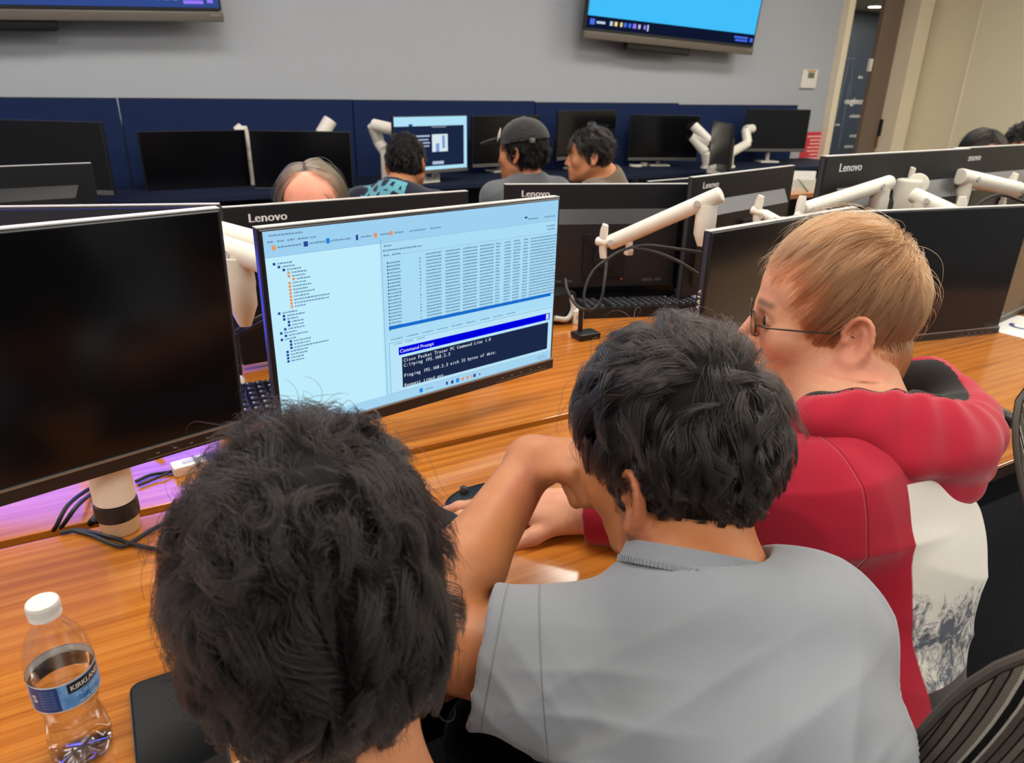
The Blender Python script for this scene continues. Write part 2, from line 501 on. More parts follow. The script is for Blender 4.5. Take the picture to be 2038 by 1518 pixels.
# doorway in the back wall
fr = MB()
fr.box((5.895, YW + .04, 1.17), (.075, .22, 2.34), .006); fr.box((6.92, YW + .04, 1.17), (.2, .22, 2.34), .006); fr.box((6.43, YW + .04, 2.36), (1.18, .22, .08), .006)
fr.box((6.862, YW - .05, 1.17), (.03, .05, 2.34), .006)
d1 = struct('door_1', fr, M['frame'], smooth=True)
lf = MB(); xl = float(ony(1735, 150, YW + .1)[0])
lf.box(((xl + 6.82) / 2, YW + .12, 1.15), (6.82 - xl, .045, 2.28), .004)
lfo = lf.build('door_leaf', M['leaf'], d1)
q = ony(1754, 254, YW + .09)
MB().box((q[0], YW + .085, q[2]), (.07, .03, .16), .008).build('door_lock', M['blackp'], lfo)
q2 = ony(1772, 282, YW + .09)
MB().cyl((6.80, YW + .09, q2[2] - .05), (6.80, YW + .09, q2[2] + .05), .014).build('hinge', mat('hinge_brass', (140, 92, 60), .4, .6), lfo)
MB().box((float(ony(1737, 130, YW + .05)[0]), YW + .08, float(ony(1737, 130, YW + .08)[2])), (.03, .035, .11), .006).build('door_plate', M['white'], lfo)
YC = 7.2
cw = struct('wall_corridor', MB().box((9.2, YC + .05, 1.4), (6.4, .1, 2.8)), M['corr'])
struct('trim_corridor_side', MB().box((12.4, 6.0, 1.4), (.1, 2.4, 2.8)), M['leaf'])
zc = float(ony(1700, 20, YC)[2])
struct('trim_corridor_ceiling', MB().box((9.2, 6.0, zc + .05), (6.4, 2.4, .1)), M['beige'])
WORDS = [('engineering', 1680, 207, 17, 0), ('robotics', 1690, 234, 9, 0), ('security', 1690, 273, 9, 1), ('science', 1680, 294, 8, 1), ('data', 1707, 156, 8, 1), ('code', 1662, 250, 6, 1)]
for wd_, px, py, hh, bold in WORDS:
    a = ony(px, py, YC - .004); b = ony(px, py - hh, YC - .004); sz = (b[2] - a[2]) * 1.15
    tm = MB(); text_to(tm, wd_, sz, lambda x, y, a=a: (a[0] + x, YC - .004, a[2] + y), bold=.012 if not bold else .006)
    tm.build('wall_lettering', M['txtwhite'], cw)
ln = MB()
for (x0, y0, x1, y1) in ((1700, 80, 1660, 250), (1702, 80, 1690, 205), (1672, 118, 1702, 116), (1690, 170, 1668, 300), (1676, 150, 1650, 300)):
    a, b = ony(x0, y0, YC - .003), ony(x1, y1, YC - .003); ln.tube([a, b], .008, 4)
ln.build('wall_line_art', M['txtgrey'], cw)
q = ony(1756, 7, 6.6)
cl = thing('corridor_downlight', 'small bright round downlight in the corridor ceiling beyond the open doorway', 'light', (q[0], 6.7, zc))
MB().cyl((0, 0, -.012), (0, 0, .0), .09).build('trim_ring', M['white'], cl); MB().cyl((0, 0, -.016), (0, 0, -.012), .07).build('diffuser', emit('downlight_glow', (255, 244, 220), 14), cl)
L = thing('ceiling_light', 'added light panel that brightens the corridor beyond the doorway, hidden by the wall', 'light', (7.35, 5.5, zc)); MB().box((0, 0, -.012), (1.24, .64, .024), .004).build('frame', M['white'], L); MB().box((0, 0, -.026), (1.18, .58, .006)).build('diffuser', M['lamp'], L)  # added panel, out of sight, only to brighten the corridor
for _x, _y, _w in ((8.9, 5.6, 'second'), (10.3, 5.9, 'third')):  # two more unseen panels added to lift the corridor light
    L = thing('ceiling_light', 'added unseen light panel that brightens the corridor beyond the doorway, %s along' % _w, 'light', (_x, _y, zc)); MB().box((0, 0, -.012), (1.24, .64, .024), .004).build('frame', M['white'], L); MB().box((0, 0, -.026), (1.18, .58, .006)).build('diffuser', M['lamp'], L)
pc = thing('pendant_cylinder', 'grey ringed cylinder hanging from the ceiling, mirrored in the phone by the bottle', 'pendant', (-.13, 2.62, CEIL)); b = MB(); b.cyl((0, 0, -.62), (0, 0, -.02), .075, 28, .012); b.build('body', mat('pendant_grey', (226, 220, 208), .6), pc, True)
for k in range(5): MB().cyl((0, 0, -.585 + k * .12), (0, 0, -.57 + k * .12), .077, 28).build('groove', M['ring'], pc, True)
MB().cyl((0, 0, -.02), (0, 0, 0), .05, 20).build('mount', M['white'], pc, True)
# ceiling light panels (out of the frame, they light the room and show in the glossy things)
for i, (x, y) in enumerate(LAMP_AT):
    L = thing('ceiling_light', 'square flat white light panel set in the ceiling grid', 'light', (x, y, CEIL), group='ceiling light panels')
    MB().box((0, 0, -.012), (1.24, .64, .024), .004).build('frame', M['white'], L)
    MB().box((0, 0, -.026), (1.18, .58, .006)).build('diffuser', M['lamp'], L)

# ------------------------------------------------------------------ desks
def desk(label, x0, x1, y0, y1, front, group=None, name='desk', legs=(), T=.028, top='wood'):
    t = thing(name, label, 'desk', ((x0 + x1) / 2, (y0 + y1) / 2, 0), group=group)
    w, d = x1 - x0, y1 - y0
    b = MB(); b.box((0, 0, DESK - T / 2), (w, d, T), .0025, 2); b.build('desk_top', M[top], t, True)
    s = -1 if front < 0 else 1
    MB().box((0, s * (d / 2 + .0005), DESK - T / 2), (w - .006, .003, T - .005)).build('edge_band', M['woodedge' if top == 'wood' else top], t)
    MB().box((0, -s * d * .38, .42), (w - .2, .02, .5)).build('modesty_panel', M['blackmetal'], t)
    for lx in legs:
        g = MB(); g.box((lx - t.location.x, 0, .355), (.06, d * .7, .71), .006); g.build('leg', M['blackmetal'], t, True)
    return t
YG0, YG1, YFR = .9865, 1.0055, .518
desk('long orange wood desk nearest, where the three men sit', -1.5, 3.3, YFR, YG0, -1, legs=(-1.3, 0.9, 3.1))
desk('long orange wood desk across the narrow gap, under the far monitors', -1.5, 3.3, YG1, 1.53, 1, legs=(-1.3, 0.9, 3.1))
M['navytop'] = mat('laminate_navy', (22, 30, 52), .7, spec=.2)
desk('dark desk running along the navy panels at the back wall', -1.6, 5.5, 4.02, 4.57, -1, legs=(-1.3, 1.9, 5.2), top='navytop')
desk('short desk with dark sides beyond the far monitors, under the red notice', 3.25, 4.5, 2.94, 3.45, -1, legs=(3.32, 4.42), name='side_desk')
# navy privacy panels on the back desk
PX = [-1.6, .136, 1.41, 2.702, 3.991, 5.312]; PZ = [1.187, 1.188, 1.187, 1.18, 1.1695]
PL = ['far left', 'second from the left', 'behind the lit back monitor', 'behind the man in brown', 'last before the bare wall']
for i in range(5):
    t = thing('privacy_panel', 'navy fabric privacy panel on the back desk, ' + PL[i], 'panel', ((PX[i] + PX[i + 1]) / 2, 4.6, 0), group='navy panels behind the back desk')
    z0 = .30
    MB().box((0, 0, (PZ[i] + z0) / 2), (PX[i + 1] - PX[i] - .006, .03, PZ[i] - z0), .004).build('fabric_board', M['navy'], t, True)
    MB().box((0, 0, PZ[i] + .002), (PX[i + 1] - PX[i] - .006, .032, .006)).build('top_trim', mat('panel_trim', (24, 32, 52), .5), t)
# thermostat
a, b = ony(1593, 138, YW), ony(1621, 176, YW)
t = thing('thermostat', 'small white thermostat on the grey wall beside the doorway', 'thermostat', ((a[0] + b[0]) / 2, YW, (a[2] + b[2]) / 2))
MB().box((0, -.012, 0), (.19, .024, .15), .006).build('body', M['white'], t, True)
MB().box((.01, -.0255, .03), (.075, .004, .045)).build('display', mat('lcd_grey', (110, 108, 92), .3), t)
MB().box((.01, -.0255, .064), (.10, .004, .012)).build('indicator_strip', mat('amber_strip', (226, 150, 60), .5), t)

# ------------------------------------------------------------------ wall displays
def wall_tv(label, x0, x1, zl, zr, content, H=None):
    roll = math.atan2(zr - zl, x1 - x0); W = x1 - x0; H = H or W * .5625
    mtx = Matrix.Translation(((x0 + x1) / 2, 4.56, (zl + zr) / 2)) @ Matrix.Rotation(-roll, 4, 'Y') @ Matrix.Rotation(math.radians(4), 4, 'X')
    t = thing('wall_display', label, 'television', mtx=mtx)
    MB().box((0, .03, .06 + H / 2), (W - .02, .05, H + .05), .01).build('case', M['blackp'], t, True)
    s = MB(); s.quad((-W / 2 + .02, .003, .065), (W / 2 - .02, .003, .065), (W / 2 - .02, .003, .065 + H), (-W / 2 + .02, .003, .065 + H))
    MB().box((0, .004, .062 + H / 2), (W, .004, H + .02)).build('bezel', M['bezel'], t)
    so = MB(); so.quad((-W / 2 + .012, .0, .065), (W / 2 - .012, .0, .065), (W / 2 - .012, .0, .06 + H), (-W / 2 + .012, .0, .06 + H))
    sc = so.build('screen', emit('tv_picture', *content['bg']), t)
    for nm, rects, m in content['rects']:
        mb = MB()
        for (u0, u1, v0, v1) in rects:
            e = content.get('eps', .002); mb = MB()
            mb.quad((-W / 2 + u0 * W, -e, .065 + v0 * H), (-W / 2 + u1 * W, -e, .065 + v0 * H), (-W / 2 + u1 * W, -e, .065 + v1 * H), (-W / 2 + u0 * W, -e, .065 + v1 * H))
            o = mb.build(nm, m, sc)
            if nm not in ('task_bar', 'dark_band'): o.location.y = -.002
    MB().box((0, .02, .022), (W + .01, .05, .05), .008).build('speaker_bar', mat('tv_speaker_bar', (104, 96, 88), .4, .3), t, True)
    MB().box((W / 2 - .035, -.006, .03), (.05, .003, .008)).build('brand_mark', M['silver'], t)
    MB().box((-.1, .06, -.02), (.6, .06, .07), .02).build('sensor_box', M['blackp'], t, True)
    MB().box((0, .12, H * .55), (.5, .13, .4), .01).build('wall_mount', M['blackmetal'], t)
    return t
TB = emit('tv_taskbar', (14, 22, 48)); TI = emit('tv_icon_pale', (190, 205, 230)); TI2 = emit('tv_icon_blue', (70, 110, 235)); TI3 = emit('tv_icon_violet', (150, 120, 250)); TY = emit('tv_icon_yellow', (240, 220, 140))
wall_tv('wall mounted display with a plain sky blue picture, above the man with the cap', 3.06, 4.66, 1.60, 1.545,
    dict(bg=((66, 190, 250), 1.0), rects=[('task_bar', [(.006, .994, 0, .085)], TB),
        ('task_icon', [(.02, .045, .025, .065), (.20, .215, .03, .06), (.225, .24, .03, .06)], TI2), ('task_icon', [(.055, .1, .035, .052), (.125, .14, .03, .06), (.28, .292, .03, .06), (.33, .338, .02, .065)], TI),
        ('task_icon', [(.15, .165, .03, .06), (.18, .192, .03, .06)], TY), ('task_icon', [(.25, .268, .028, .062), (.31, .322, .03, .06)], TI3), ('task_clock', [(.86, .95, .045, .06), (.87, .95, .022, .037), (.965, .985, .025, .055)], TI2)]))
wall_tv('wall mounted display cut off by the top left corner, dark blue picture', -1.25, .715, 1.499, 1.582,
    dict(bg=((128, 104, 255), 1.6), rects=[('dark_band', [(.006, .994, .07, .22)], emit('tv_band_blue', (42, 60, 150))), ('task_bar', [(.006, .994, 0, .07)], emit('tv_taskbar_blue', (50, 74, 140))),
        ('task_icon', [(.79, .80, .035, .05), (.815, .83, .03, .055), (.84, .85, .03, .055), (.86, .872, .03, .055), (.88, .892, .03, .055)], emit('tv_icon_light', (150, 190, 250))),
        ('task_clock', [(.91, .955, .038, .055), (.905, .955, .015, .03), (.965, .98, .02, .05)], TI3)]), H=1.12)
# ------------------------------------------------------------------ desk monitors
MW, MH = .539, .323
SW, SH = .527, .2964
def mon_mtx(p, yaw, tilt=0, back=False):
    return Matrix.Translation([float(a) for a in p]) @ Matrix.Rotation(yaw + (math.pi if back else 0), 4, 'Z') @ Matrix.Rotation(-tilt if not back else tilt, 4, 'X')
def sxy(u, v, e=.0):      # screen fraction -> local point
    return (-SW / 2 + u * SW, -.0066 - e, MH / 2 - .004 - v * SH)
def monitor(label, p, yaw, tilt=0, back=False, scr=None, group=None, logo=True, detail=True, vent=False, stand=False):
    t = thing('monitor', label, 'monitor', group=group, mtx=mon_mtx(p, yaw, tilt, back))
    b = MB(); b.box((0, .004, 0), (MW, .018, MH), .003, 2); b.build('case', M['case'], t, True)
    f = MB(); f.box((0, .0035, 0), (MW + .0012, .011, MH + .0012), .002, 2); f.build('rim', M['rim' if detail else 'bezel'], t, True)
    if detail: MB().box((0, .0045, MH / 2 + .0004), (MW - .001, .015, .0014)).build('painted_top_glint', M['topglint'], t)  # pale strip stands in for ceiling light caught along the top
    f = MB(); f.box((0, -.003, 0), (MW - .003, .006, MH - .003), .0015, 1); f.build('bezel', M['bezel'], t, True)
    s = MB(); s.quad(sxy(0, 1), sxy(1, 1), sxy(1, 0), sxy(0, 0))
    so = s.build('screen', scr or M['off'], t)
    zc_ = MH / 2 - .004 - SH
    ch = MB(); ch.box((0, -.0068, zc_ - .0105), (MW - .002, .006, .0185), .001); co = ch.build('chin', M['bezel'] if detail else mat('chin_grey', (96, 94, 92), .4, .3), t, True)
    MB().box((0, -.0088, zc_ - .0006), (MW - .004, .004, .0022)).build('silver_line', M['silver'], co)
    if detail:
        for k in range(5):
            MB().box((.145 + .022 * k, -.0102, zc_ - .010), (.004, .001, .0016)).build('button', M['silver'], co)
        MB().box((.19, -.0101, zc_ - .0155), (.12, .0006, .0006)).build('button_line', M['silver'], co)
        tx = MB(); text_to(tx, 'ThinkVision', .0085, lambda x, y: (.208 + x, -.0101, zc_ - .0128 + y), bold=.0003); tx.build('brand_print', M['dimtext'], co)
    h = MB()
    x = .222; pr = [(.066, .013), (.098 - .075, .044), (-.118, .044), (-.142, .013)]
    # (z, y) profile of the raised back
    pz = [(.0975, .013), (.062, .040), (-.108, .040), (-.135, .013)]
    vs, fs = [], []
    for sx in (-1, 1):
        for (z, y), ins in zip(pz, (0, .018, .018, 0)): vs.append((sx * (x - ins), y, z))
    fs = [(0, 1, 5, 4), (1, 2, 6, 5), (2, 3, 7, 6), (0, 4, 7, 3), (0, 3, 2, 1), (4, 5, 6, 7)]
    h.add(vs, fs); h.build('back_housing', M['housing'], t)
    v = MB(); v.box((0, .044, -.022), (.118, .008, .118), .002)
    for a in (45, -45): v.box((0, .0485, -.022), (.15, .004, .016), .001, rot=Matrix.Rotation(math.radians(a), 3, 'Y'))
    v.cyl((0, .045, -.022), (0, .058, -.022), .033); vo = v.build('mount_plate', M['blackmetal'], t, True)
    for (xx, w_) in ((.15, .02), (.122, .016), (.095, .02), (-.13, .03), (-.16, .018)):
        MB().box((xx, .0405, -.092), (w_, .002, .007)).build('port', M['dimtext'], t)
    MB().box((-.055, .0405, -.088), (.006, .002, .005)).build('status_label', mat('label_orange', (222, 112, 52), .5), t)
    if logo:
        tx = MB(); text_to(tx, 'Lenovo', .024, lambda x, y: (.226 - x, .01325, .1305 + y), width=.076, bold=.0014); tx.build('logo', M['logo'], t)
    if stand:
        zd = DESK - p[2]; b = MB(); b.cyl((0, .085, zd), (0, .085, -.02), .016, 12); b.box((0, .066, -.022), (.05, .04, .05), .004); b.box((0, .085, zd + .006), (.16, .12, .012), .004); b.build('stand', M['white_metal'], t, True)
    if vent:
        for k in range(7): MB().box((0, .043, .03 - k * .022), (.36, .006, .010), .001).build('vent_slat', M['rim'], t)
    return t, so

# near row, screens towards us
CB = {n: emit('scr_' + n, c) for n, c in dict(bg=(178, 226, 248), top=(158, 208, 240), pane=(190, 236, 252), table=(170, 220, 246), txt=(112, 150, 180), txt2=(66, 92, 126), line=(126, 172, 204),
      sel=(24, 108, 206), bar=(0, 0, 222), cmd=(28, 40, 72), cw=(206, 216, 228), win=(186, 228, 248), task=(164, 212, 240), ic1=(40, 70, 150), ic2=(228, 150, 90), ic3=(32, 130, 224), ic4=(222, 92, 70)).items()}
mB, sB = monitor('lit monitor showing a file table and a command window, in front of the men', (.428, 1.0405, .961), .1805, -.0151, scr=CB['bg'])
def rects(name, m, rs, e=.0003, parent=None):
    if name in ('task_icon', 'tool_icon', 'window_pane', 'page_bar', 'page_picture_detail') and len(rs) > 1:
        for r in rs: rects(name, m, [r], e, parent)
        return
    mb = MB()
    for (u0, u1, v0, v1) in rs: mb.quad(sxy(u0, v1, e), sxy(u1, v1, e), sxy(u1, v0, e), sxy(u0, v0, e))
    o = mb.build(name, m, parent or sB)
    if len(rs) > 8: o['kind'] = 'stuff'
    return o
rg = random.Random(3)
def dashes(u, v, w, h=.008, gap=.0016):
    out = []; x = u
    while x < u + w - .002:
        l = min(rg.uniform(.003, .009), u + w - x); out.append((x, x + l, v - h / 2 + rg.uniform(0, .002), v + h / 2)); x += l + gap
    return out
rects('window_pane', CB['pane'], [(0, .325, .12, .945)]); rects('window_pane', CB['top'], [(0, 1, 0, .118)]); rects('window_pane', CB['table'], [(.335, 1, .118, .64)])
rects('window_pane', CB['win'], [(.345, .995, .655, .945)]); rects('task_bar', CB['task'], [(0, 1, .945, 1)])
rects('window_line', CB['line'], [(.33, .332, .1, .945), (0, 1, .1165, .118), (.345, .995, .652, .655), (.343, .345, .652, .945), (.345, .995, .944, .946), (.335, 1, .185, .1865)], .0005)
ds = []
for (u, v, w) in ((.015, .02, .09), (.01, .048, .016), (.035, .048, .02), (.062, .048, .02), (.09, .048, .03), (.125, .048, .018), (.035, .075, .065), (.12, .075, .05), (.18, .075, .06), (.27, .075, .035), (.33, .075, .03), (.375, .075, .03), (.425, .075, .055), (.495, .075, .04),
        (.34, .135, .025), (.335, .158, .13), (.337, .182, .02), (.365, .182, .03), (.87, .09, .045), (.94, .09, .05), (.95, .145, .04), (.955, .165, .035)):
    ds += dashes(u, v, w, .009)
cols = [(.353, .04), (.455, .006), (.478, .055), (.547, .055), (.612, .055), (.677, .055), (.74, .018), (.775, .028), (.812, .03), (.853, .022), (.884, .12)]
for k in range(21):
    v = .205 + k * .0178
    for j, (u, w) in enumerate(cols):
        if k == 0 and j < 2: continue
        ds += dashes(u, v, w * (rg.uniform(.9, 1) if j not in (2, 3, 4, 5) else 1), .0085, .001)
for j in range(9): ds += dashes(.35 + j * .055, .635, .04, .007)
for j in range(3): ds += dashes(.36 + j * .04, .664, .03, .006)
rects('screen_text', CB['txt'], ds, .0006)
rects('screen_text', CB['txt2'], dashes(.353, .225, .0001) + [(.347, .351, .2 + k * .0178, .21 + k * .0178) for k in range(1, 22)], .0007)
tr = []; ti = []; tb = []
ind = [0, .012, .024, .036, .036, .048, .036, .036, .036, .036, .036, .036, .036, .036, 0, .012, .012, .024, .024, .012, 0, .012, 0, .024, .024, .024, .012, .012, .012, .012]
for k in range(30):
    v = .15 + k * .0163 + (.006 if k > 13 else 0); u = .018 + ind[k]
    tr += dashes(u + .012, v, rg.uniform(.03, .06) if k not in (11, 12, 25) else .1, .008)
    (ti if 3 <= k <= 13 else tb).append((u, u + .007, v - .006, v + .006))
rects('tree_text', CB['txt'], tr, .0006); rects('tree_icon', CB['ic2'], ti, .0006); rects('tree_icon', CB['ic1'], tb, .0006)
rects('tool_icon', CB['ic1'], [(.105, .117, .064, .088), (.255, .262, .062, .088), (.855, .866, .075, .085)], .0006); rects('tool_icon', CB['ic3'], [(.168, .178, .062, .086)], .0006)
rects('tool_icon', CB['ic2'], [(.02, .03, .066, .086), (.36, .37, .064, .084), (.31, .32, .064, .086)], .0006)
rects('selected_row', CB['sel'], [(.345, .985, .560, .579)], .0008)
rects('title_bar', CB['bar'], [(.375, .985, .688, .732)], .0008)
rects('title_bar_icon', CB['cw'], [(.968, .980, .692, .728)], .001)
rects('command_window', CB['cmd'], [(.385, .98, .748, .925)], .0008)
def scr_text(txt, u, v, size, m, mono=None, bold=.0003, e=.0011, width=None):
    q = sxy(u, v); mb = MB(); text_to(mb, txt, size, lambda x, y: (q[0] + x, q[1] - e, q[2] + y), mono=mono, bold=bold, width=width); return mb.build('command_text', m, sB)
ad = .00452
scr_text('Command Prompt', .378, .720, .0085, CB['cw'])
scr_text('Cisco Packet Tracer PC Command Line 1.0', .390, .777, .0082, CB['cw'], ad)
scr_text('C:\\>ping 192.168.2.3', .390, .806, .0082, CB['cw'], ad)
scr_text('Pinging 192.168.2.3 with 32 bytes of data:', .390, .866, .0082, CB['cw'], ad)
scr_text('Request timed out.', .390, .9235, .0082, CB['cw'], ad)
rects('command_window_edge', CB['win'], [(.38, .985, .9255, .9345)], .0016)
rects('task_icon', CB['ic3'], [(.445, .457, .96, .985), (.585, .597, .96, .985)], .0006); rects('task_icon', CB['ic1'], [(.545, .553, .962, .982), (.565, .575, .964, .984), (.655, .665, .962, .982), (.678, .684, .968, .978)], .0006)
rects('task_icon', CB['ic2'], [(.607, .617, .964, .982), (.627, .636, .962, .982), (.645, .65, .962, .982)], .0006)
rects('screen_text', CB['txt'], dashes(.465, .973, .03) + dashes(.93, .967, .05, .006) + dashes(.94, .982, .04, .006), .0006)
scr_text('9:41', .0, .0, .0001, CB['txt'])

mA, _ = monitor('switched off monitor at the left edge above the water bottle', CAM + (np.array((-.1396, .9372, .9888)) - CAM) * .95, .2479, -.0426)
mA.scale = (.95,) * 3
mC, _ = monitor('switched off monitor tilted away behind the red haired man, white print on its edge', (1.2369, 1.041, .8948), .1656)
tx = MB(); text_to(tx, 'NSDRAHCY917', .017, lambda x, y: (-.2712, .0075 - y * .55, -.085 + x), width=.135, bold=.0010); tx.build('asset_print', M['txtwhite'], mC)
monitor('switched off monitor on the near desk beyond the red hood', (1.6678, .982, .8973), -.192)
monitor('switched off monitor cut off by the right edge behind the paper card', (2.27, 1.02, .8973), .17)
# far row, backs towards us
FAR = [((.4576, 1.516, .9127), .0729, 'monitor back with silver logo right behind the lit monitor', True),
       ((1.1662, 1.6065, .900), -.335, 'monitor back with silver logo and a long white arm across its lower half', True),
       ((1.588, 1.52, .9273), .2458, 'angled monitor back with a logo above the end of the long white arm', True),
       ((1.84, 1.235, .963), .06, 'monitor back with logo on the right, white upright arm before it', True),
       ((2.525, 1.335, .958), .06, 'monitor back at the right edge with a cropped logo', True)]
FM = []
m0, s0 = monitor('monitor with a violet picture hidden behind the left switched off monitor', (-.0873, 1.4509, .9367), -.2926, scr=emit('violet_picture', (74, 84, 255), 4.6))
rects('page_bar', emit('violet_dark_bar', (48, 46, 48)), [(0, 1, 0, .36)], parent=s0); rects('page_picture', emit('violet_blue_part', (40, 80, 255), 5.0), [(.62, .98, .45, .9)], .0006, s0); rects('page_bar', emit('violet_warm_bar', (236, 150, 90), 1.5), [(.4, .43, .36, 1)], .0006, s0)
for p, yw, lb, lg in FAR: FM.append(monitor(lb, p, yw, 0, back=True, logo=lg, stand=(p[0] > 1.8), group='monitor backs of the far row')[0])
FM[-1].scale = FM[-2].scale = (1.2, 1.2, 1.2)

# back row along the wall
M4 = emit('scr_page_navy', (26, 38, 66))
BK = [((-.189, 4.032, .947), -.591, 'dark monitor of the back row at the left edge'), ((.458, 4.356, .877), .068, 'dark monitor of the back row left of the grey haired head'),
      ((.974, 4.154, .881), -.431, 'dark monitor of the back row right behind the grey haired head'), ((1.719, 4.10, .959), .252, 'lit monitor of the back row with a white bar and a picture'),
      ((2.406, 4.446, .944), .086, 'dark monitor of the back row behind the cap'), ((3.019, 4.40, .977), .128, 'dark monitor of the back row behind the head of the man in brown'),
      ((3.716, 4.40, .945), -.35, 'dark monitor of the back row right of the man in brown'), ((4.80, 4.32, .990), -.334, 'dark monitor of the back row furthest right, before the red notice')]
for i, (p, yw, lb) in enumerate(BK):
    t, s = monitor(lb, p, yw, group='monitors of the back row', scr=M4 if i == 3 else None, detail=False, stand=True)
    if i == 3:
        rects('page_bar', emit('page_bar', (176, 226, 246)), [(0, 1, 0, .17), (0, 1, .93, 1), (.955, 1, .17, .93)], parent=s)
        rects('page_picture', emit('page_picture', (216, 232, 240)), [(.5, .72, .33, .66)], parent=s)
        rects('page_picture_detail', emit('page_picture_shade', (120, 160, 210)), [(.55, .6, .5, .66), (.64, .68, .36, .6)], .0008, s)
        rects('page_text', emit('page_text', (176, 190, 214)), [(.28, .47, .34, .37), (.28, .45, .41, .435), (.28, .47, .47, .495), (.34, .46, .53, .555), (.5, .7, .19, .2), (.5, .66, .84, .9)], parent=s)
        rects('page_badge', CB['ic1'], [(.19, .24, .13, .17)], .0008, s)
# monitor turned side-on near the right of the back row
q = ony(1434, 290, 3.9)
t, _ = monitor('monitor turned side on, sheen painted into its grey screen, right of the man in brown', (q[0], q[1], q[2] - .01), math.radians(-120), -.03, group='monitors of the back row', scr=mat('screen_painted_sheen', (70, 64, 60), .3, .3), detail=False)  # the light on this screen is put into its grey base colour
# slatted monitor back low at the left edge
q = ony(10, 400, 2.7)
monitor('slatted monitor back low at the left edge before the back row', (q[0] - .02, 2.7, q[2] - .06), .12, back=True, logo=False, vent=True, stand=True)
# spare flat monitor edge behind the long arm
q0, q1 = ony(1310, 357, 2.3), ony(1420, 348, 2.3)
monitor('low dark monitor back with a blue lit edge, behind the long white arm', ((q0[0] + q1[0]) / 2 + .04, 2.3, q0[2] - MH / 2), .12, back=True, logo=False, stand=True)
_x = (q0[0] + q1[0]) / 2 + .04
desk('small dark table under the low monitor back behind the long white arm', _x - .3, _x + .3, 2.06, 2.42, 1, name='side_table', legs=(_x - .25, _x + .25), top='navytop')
desk('small dark table under the slatted monitor back at the left edge', q[0] - .32, q[0] + .28, 2.5, 2.82, 1, name='side_table', legs=(q[0] - .25, q[0] + .2), top='navytop')
# ------------------------------------------------------------------ white monitor arms
def arm(label, base, elbow, tip, tube_r=.0195, tipdir=None, group='white monitor arms', pole_r=.021, ztop=None, name='monitor_mount', clip=False, lower=True):
    """base on the desk, elbow in the air, tip at the mount plate"""
    base, elbow, tip = [np.array(a, float) for a in (base, elbow, tip)]
    t = thing(name, label, 'monitor arm', base, group=group)
    L = lambda p: Vector(np.array(p, float) - base)
    zt = ztop if ztop is not None else elbow[2] - .05
    b = MB(); b.cyl(L(base), L(base) + Vector((0, 0, .012)), .045, 24, .003); b.build('clamp_base', M['white_metal'], t, True)
    b = MB(); b.cyl(L(base) + Vector((0, 0, .012)), L([base[0], base[1], zt]), pole_r, 24, .003); b.build('post', M['white_metal'], t, True)
    b = MB(); b.cyl(L(base) + Vector((0, 0, .045)), L(base) + Vector((0, 0, .075)), pole_r * 1.2, 24, .003); b.build('collar', M['ring'], t, True)
    if lower:
        b = MB(); b.tube([L([base[0], base[1], zt - .02]), L([elbow[0], elbow[1], zt - .02])], .017, 16); b.build('lower_arm', M['white_metal'], t, True)
    # elbow joint: a vertical barrel with a tapered foot
    b = MB(); e0 = L(elbow)
    b.tube([e0 + Vector((0, 0, -.085)), e0 + Vector((0, 0, -.060)), e0 + Vector((0, 0, -.02)), e0 + Vector((0, 0, -.018)), e0 + Vector((0, 0, .0))], [.012, .022, .022, .0205, .0205], 24); b.build('elbow_joint', M['white_metal'], t, True)
    b = MB(); d = Vector(tip - elbow); dn = d.normalized(); p0 = e0 + Vector((0, 0, .012)) - dn * .03; p1 = L(tip)
    b.cyl(p0, p1, tube_r, 24, .006); u = b.build('upper_arm', M['white_metal'], t, True)
    c = dn.cross(Vector((0, 0, 1))).normalized()
    for q in (p0 + dn * .05, p1 - dn * .012):
        s = MB(); s.cyl(q - c * (tube_r + .003), q + c * (tube_r + .003), .0075, 14, .0015); s.build('pivot_screw', M['grey_plastic'], u, True)
    td = Vector(tipdir) if tipdir is not None else dn
    b = MB(); w1 = p1 + td * .02
    b.tube([w1 + Vector((0, 0, -.036)), w1 + Vector((0, 0, -.02)) + td * .004, w1 + td * .008, w1 + Vector((0, 0, .026)) + td * .004, w1 + Vector((0, 0, .04))], [.008, .0095, .0095, .0095, .007], 12, flat=(1.3, .7)); b.tube([p1, w1 + td * .03], .010, 12); b.build('tilt_head', M['white_metal'], t, True)
    if clip:
        m_ = p0.lerp(p1, .80); b = MB(); b.box(m_ - Vector((0, 0, tube_r + .008)), (.012, .012, .022), .002); b.box(m_ - Vector((0, 0, tube_r + .022)), (.016, .016, .016), .003); b.build('cable_clip', M['white'], t, True)
    return t
# left: arm of the switched off monitor, its post rises from the near desk
pb = onz(242, 1052, DESK)
ta = thing('monitor_mount', 'white post with a black collar under the left monitor, cables at its foot', 'monitor arm', pb, group='white monitor arms')
b = MB(); b.cyl((0, 0, 0), (0, 0, .03), .024, 28, .003); b.build('post_foot', mat('post_foot_tan', (196, 160, 122), .4), ta, True)
b = MB(); b.cyl((0, 0, .022), (0, 0, .046), .0268, 28, .003); b.build('collar', M['ring'], ta, True)
b = MB(); b.cyl((0, 0, .046), (0, 0, .150), .0255, 28, .003); b.build('post', M['white_metal'], ta, True)
b = MB(); b.tube([(0, 0, .13), (-.01, -.012, .17), (-.012, -.022, .235)], .018, 16); b.build('tilt_head', M['white_metal'], ta, True)
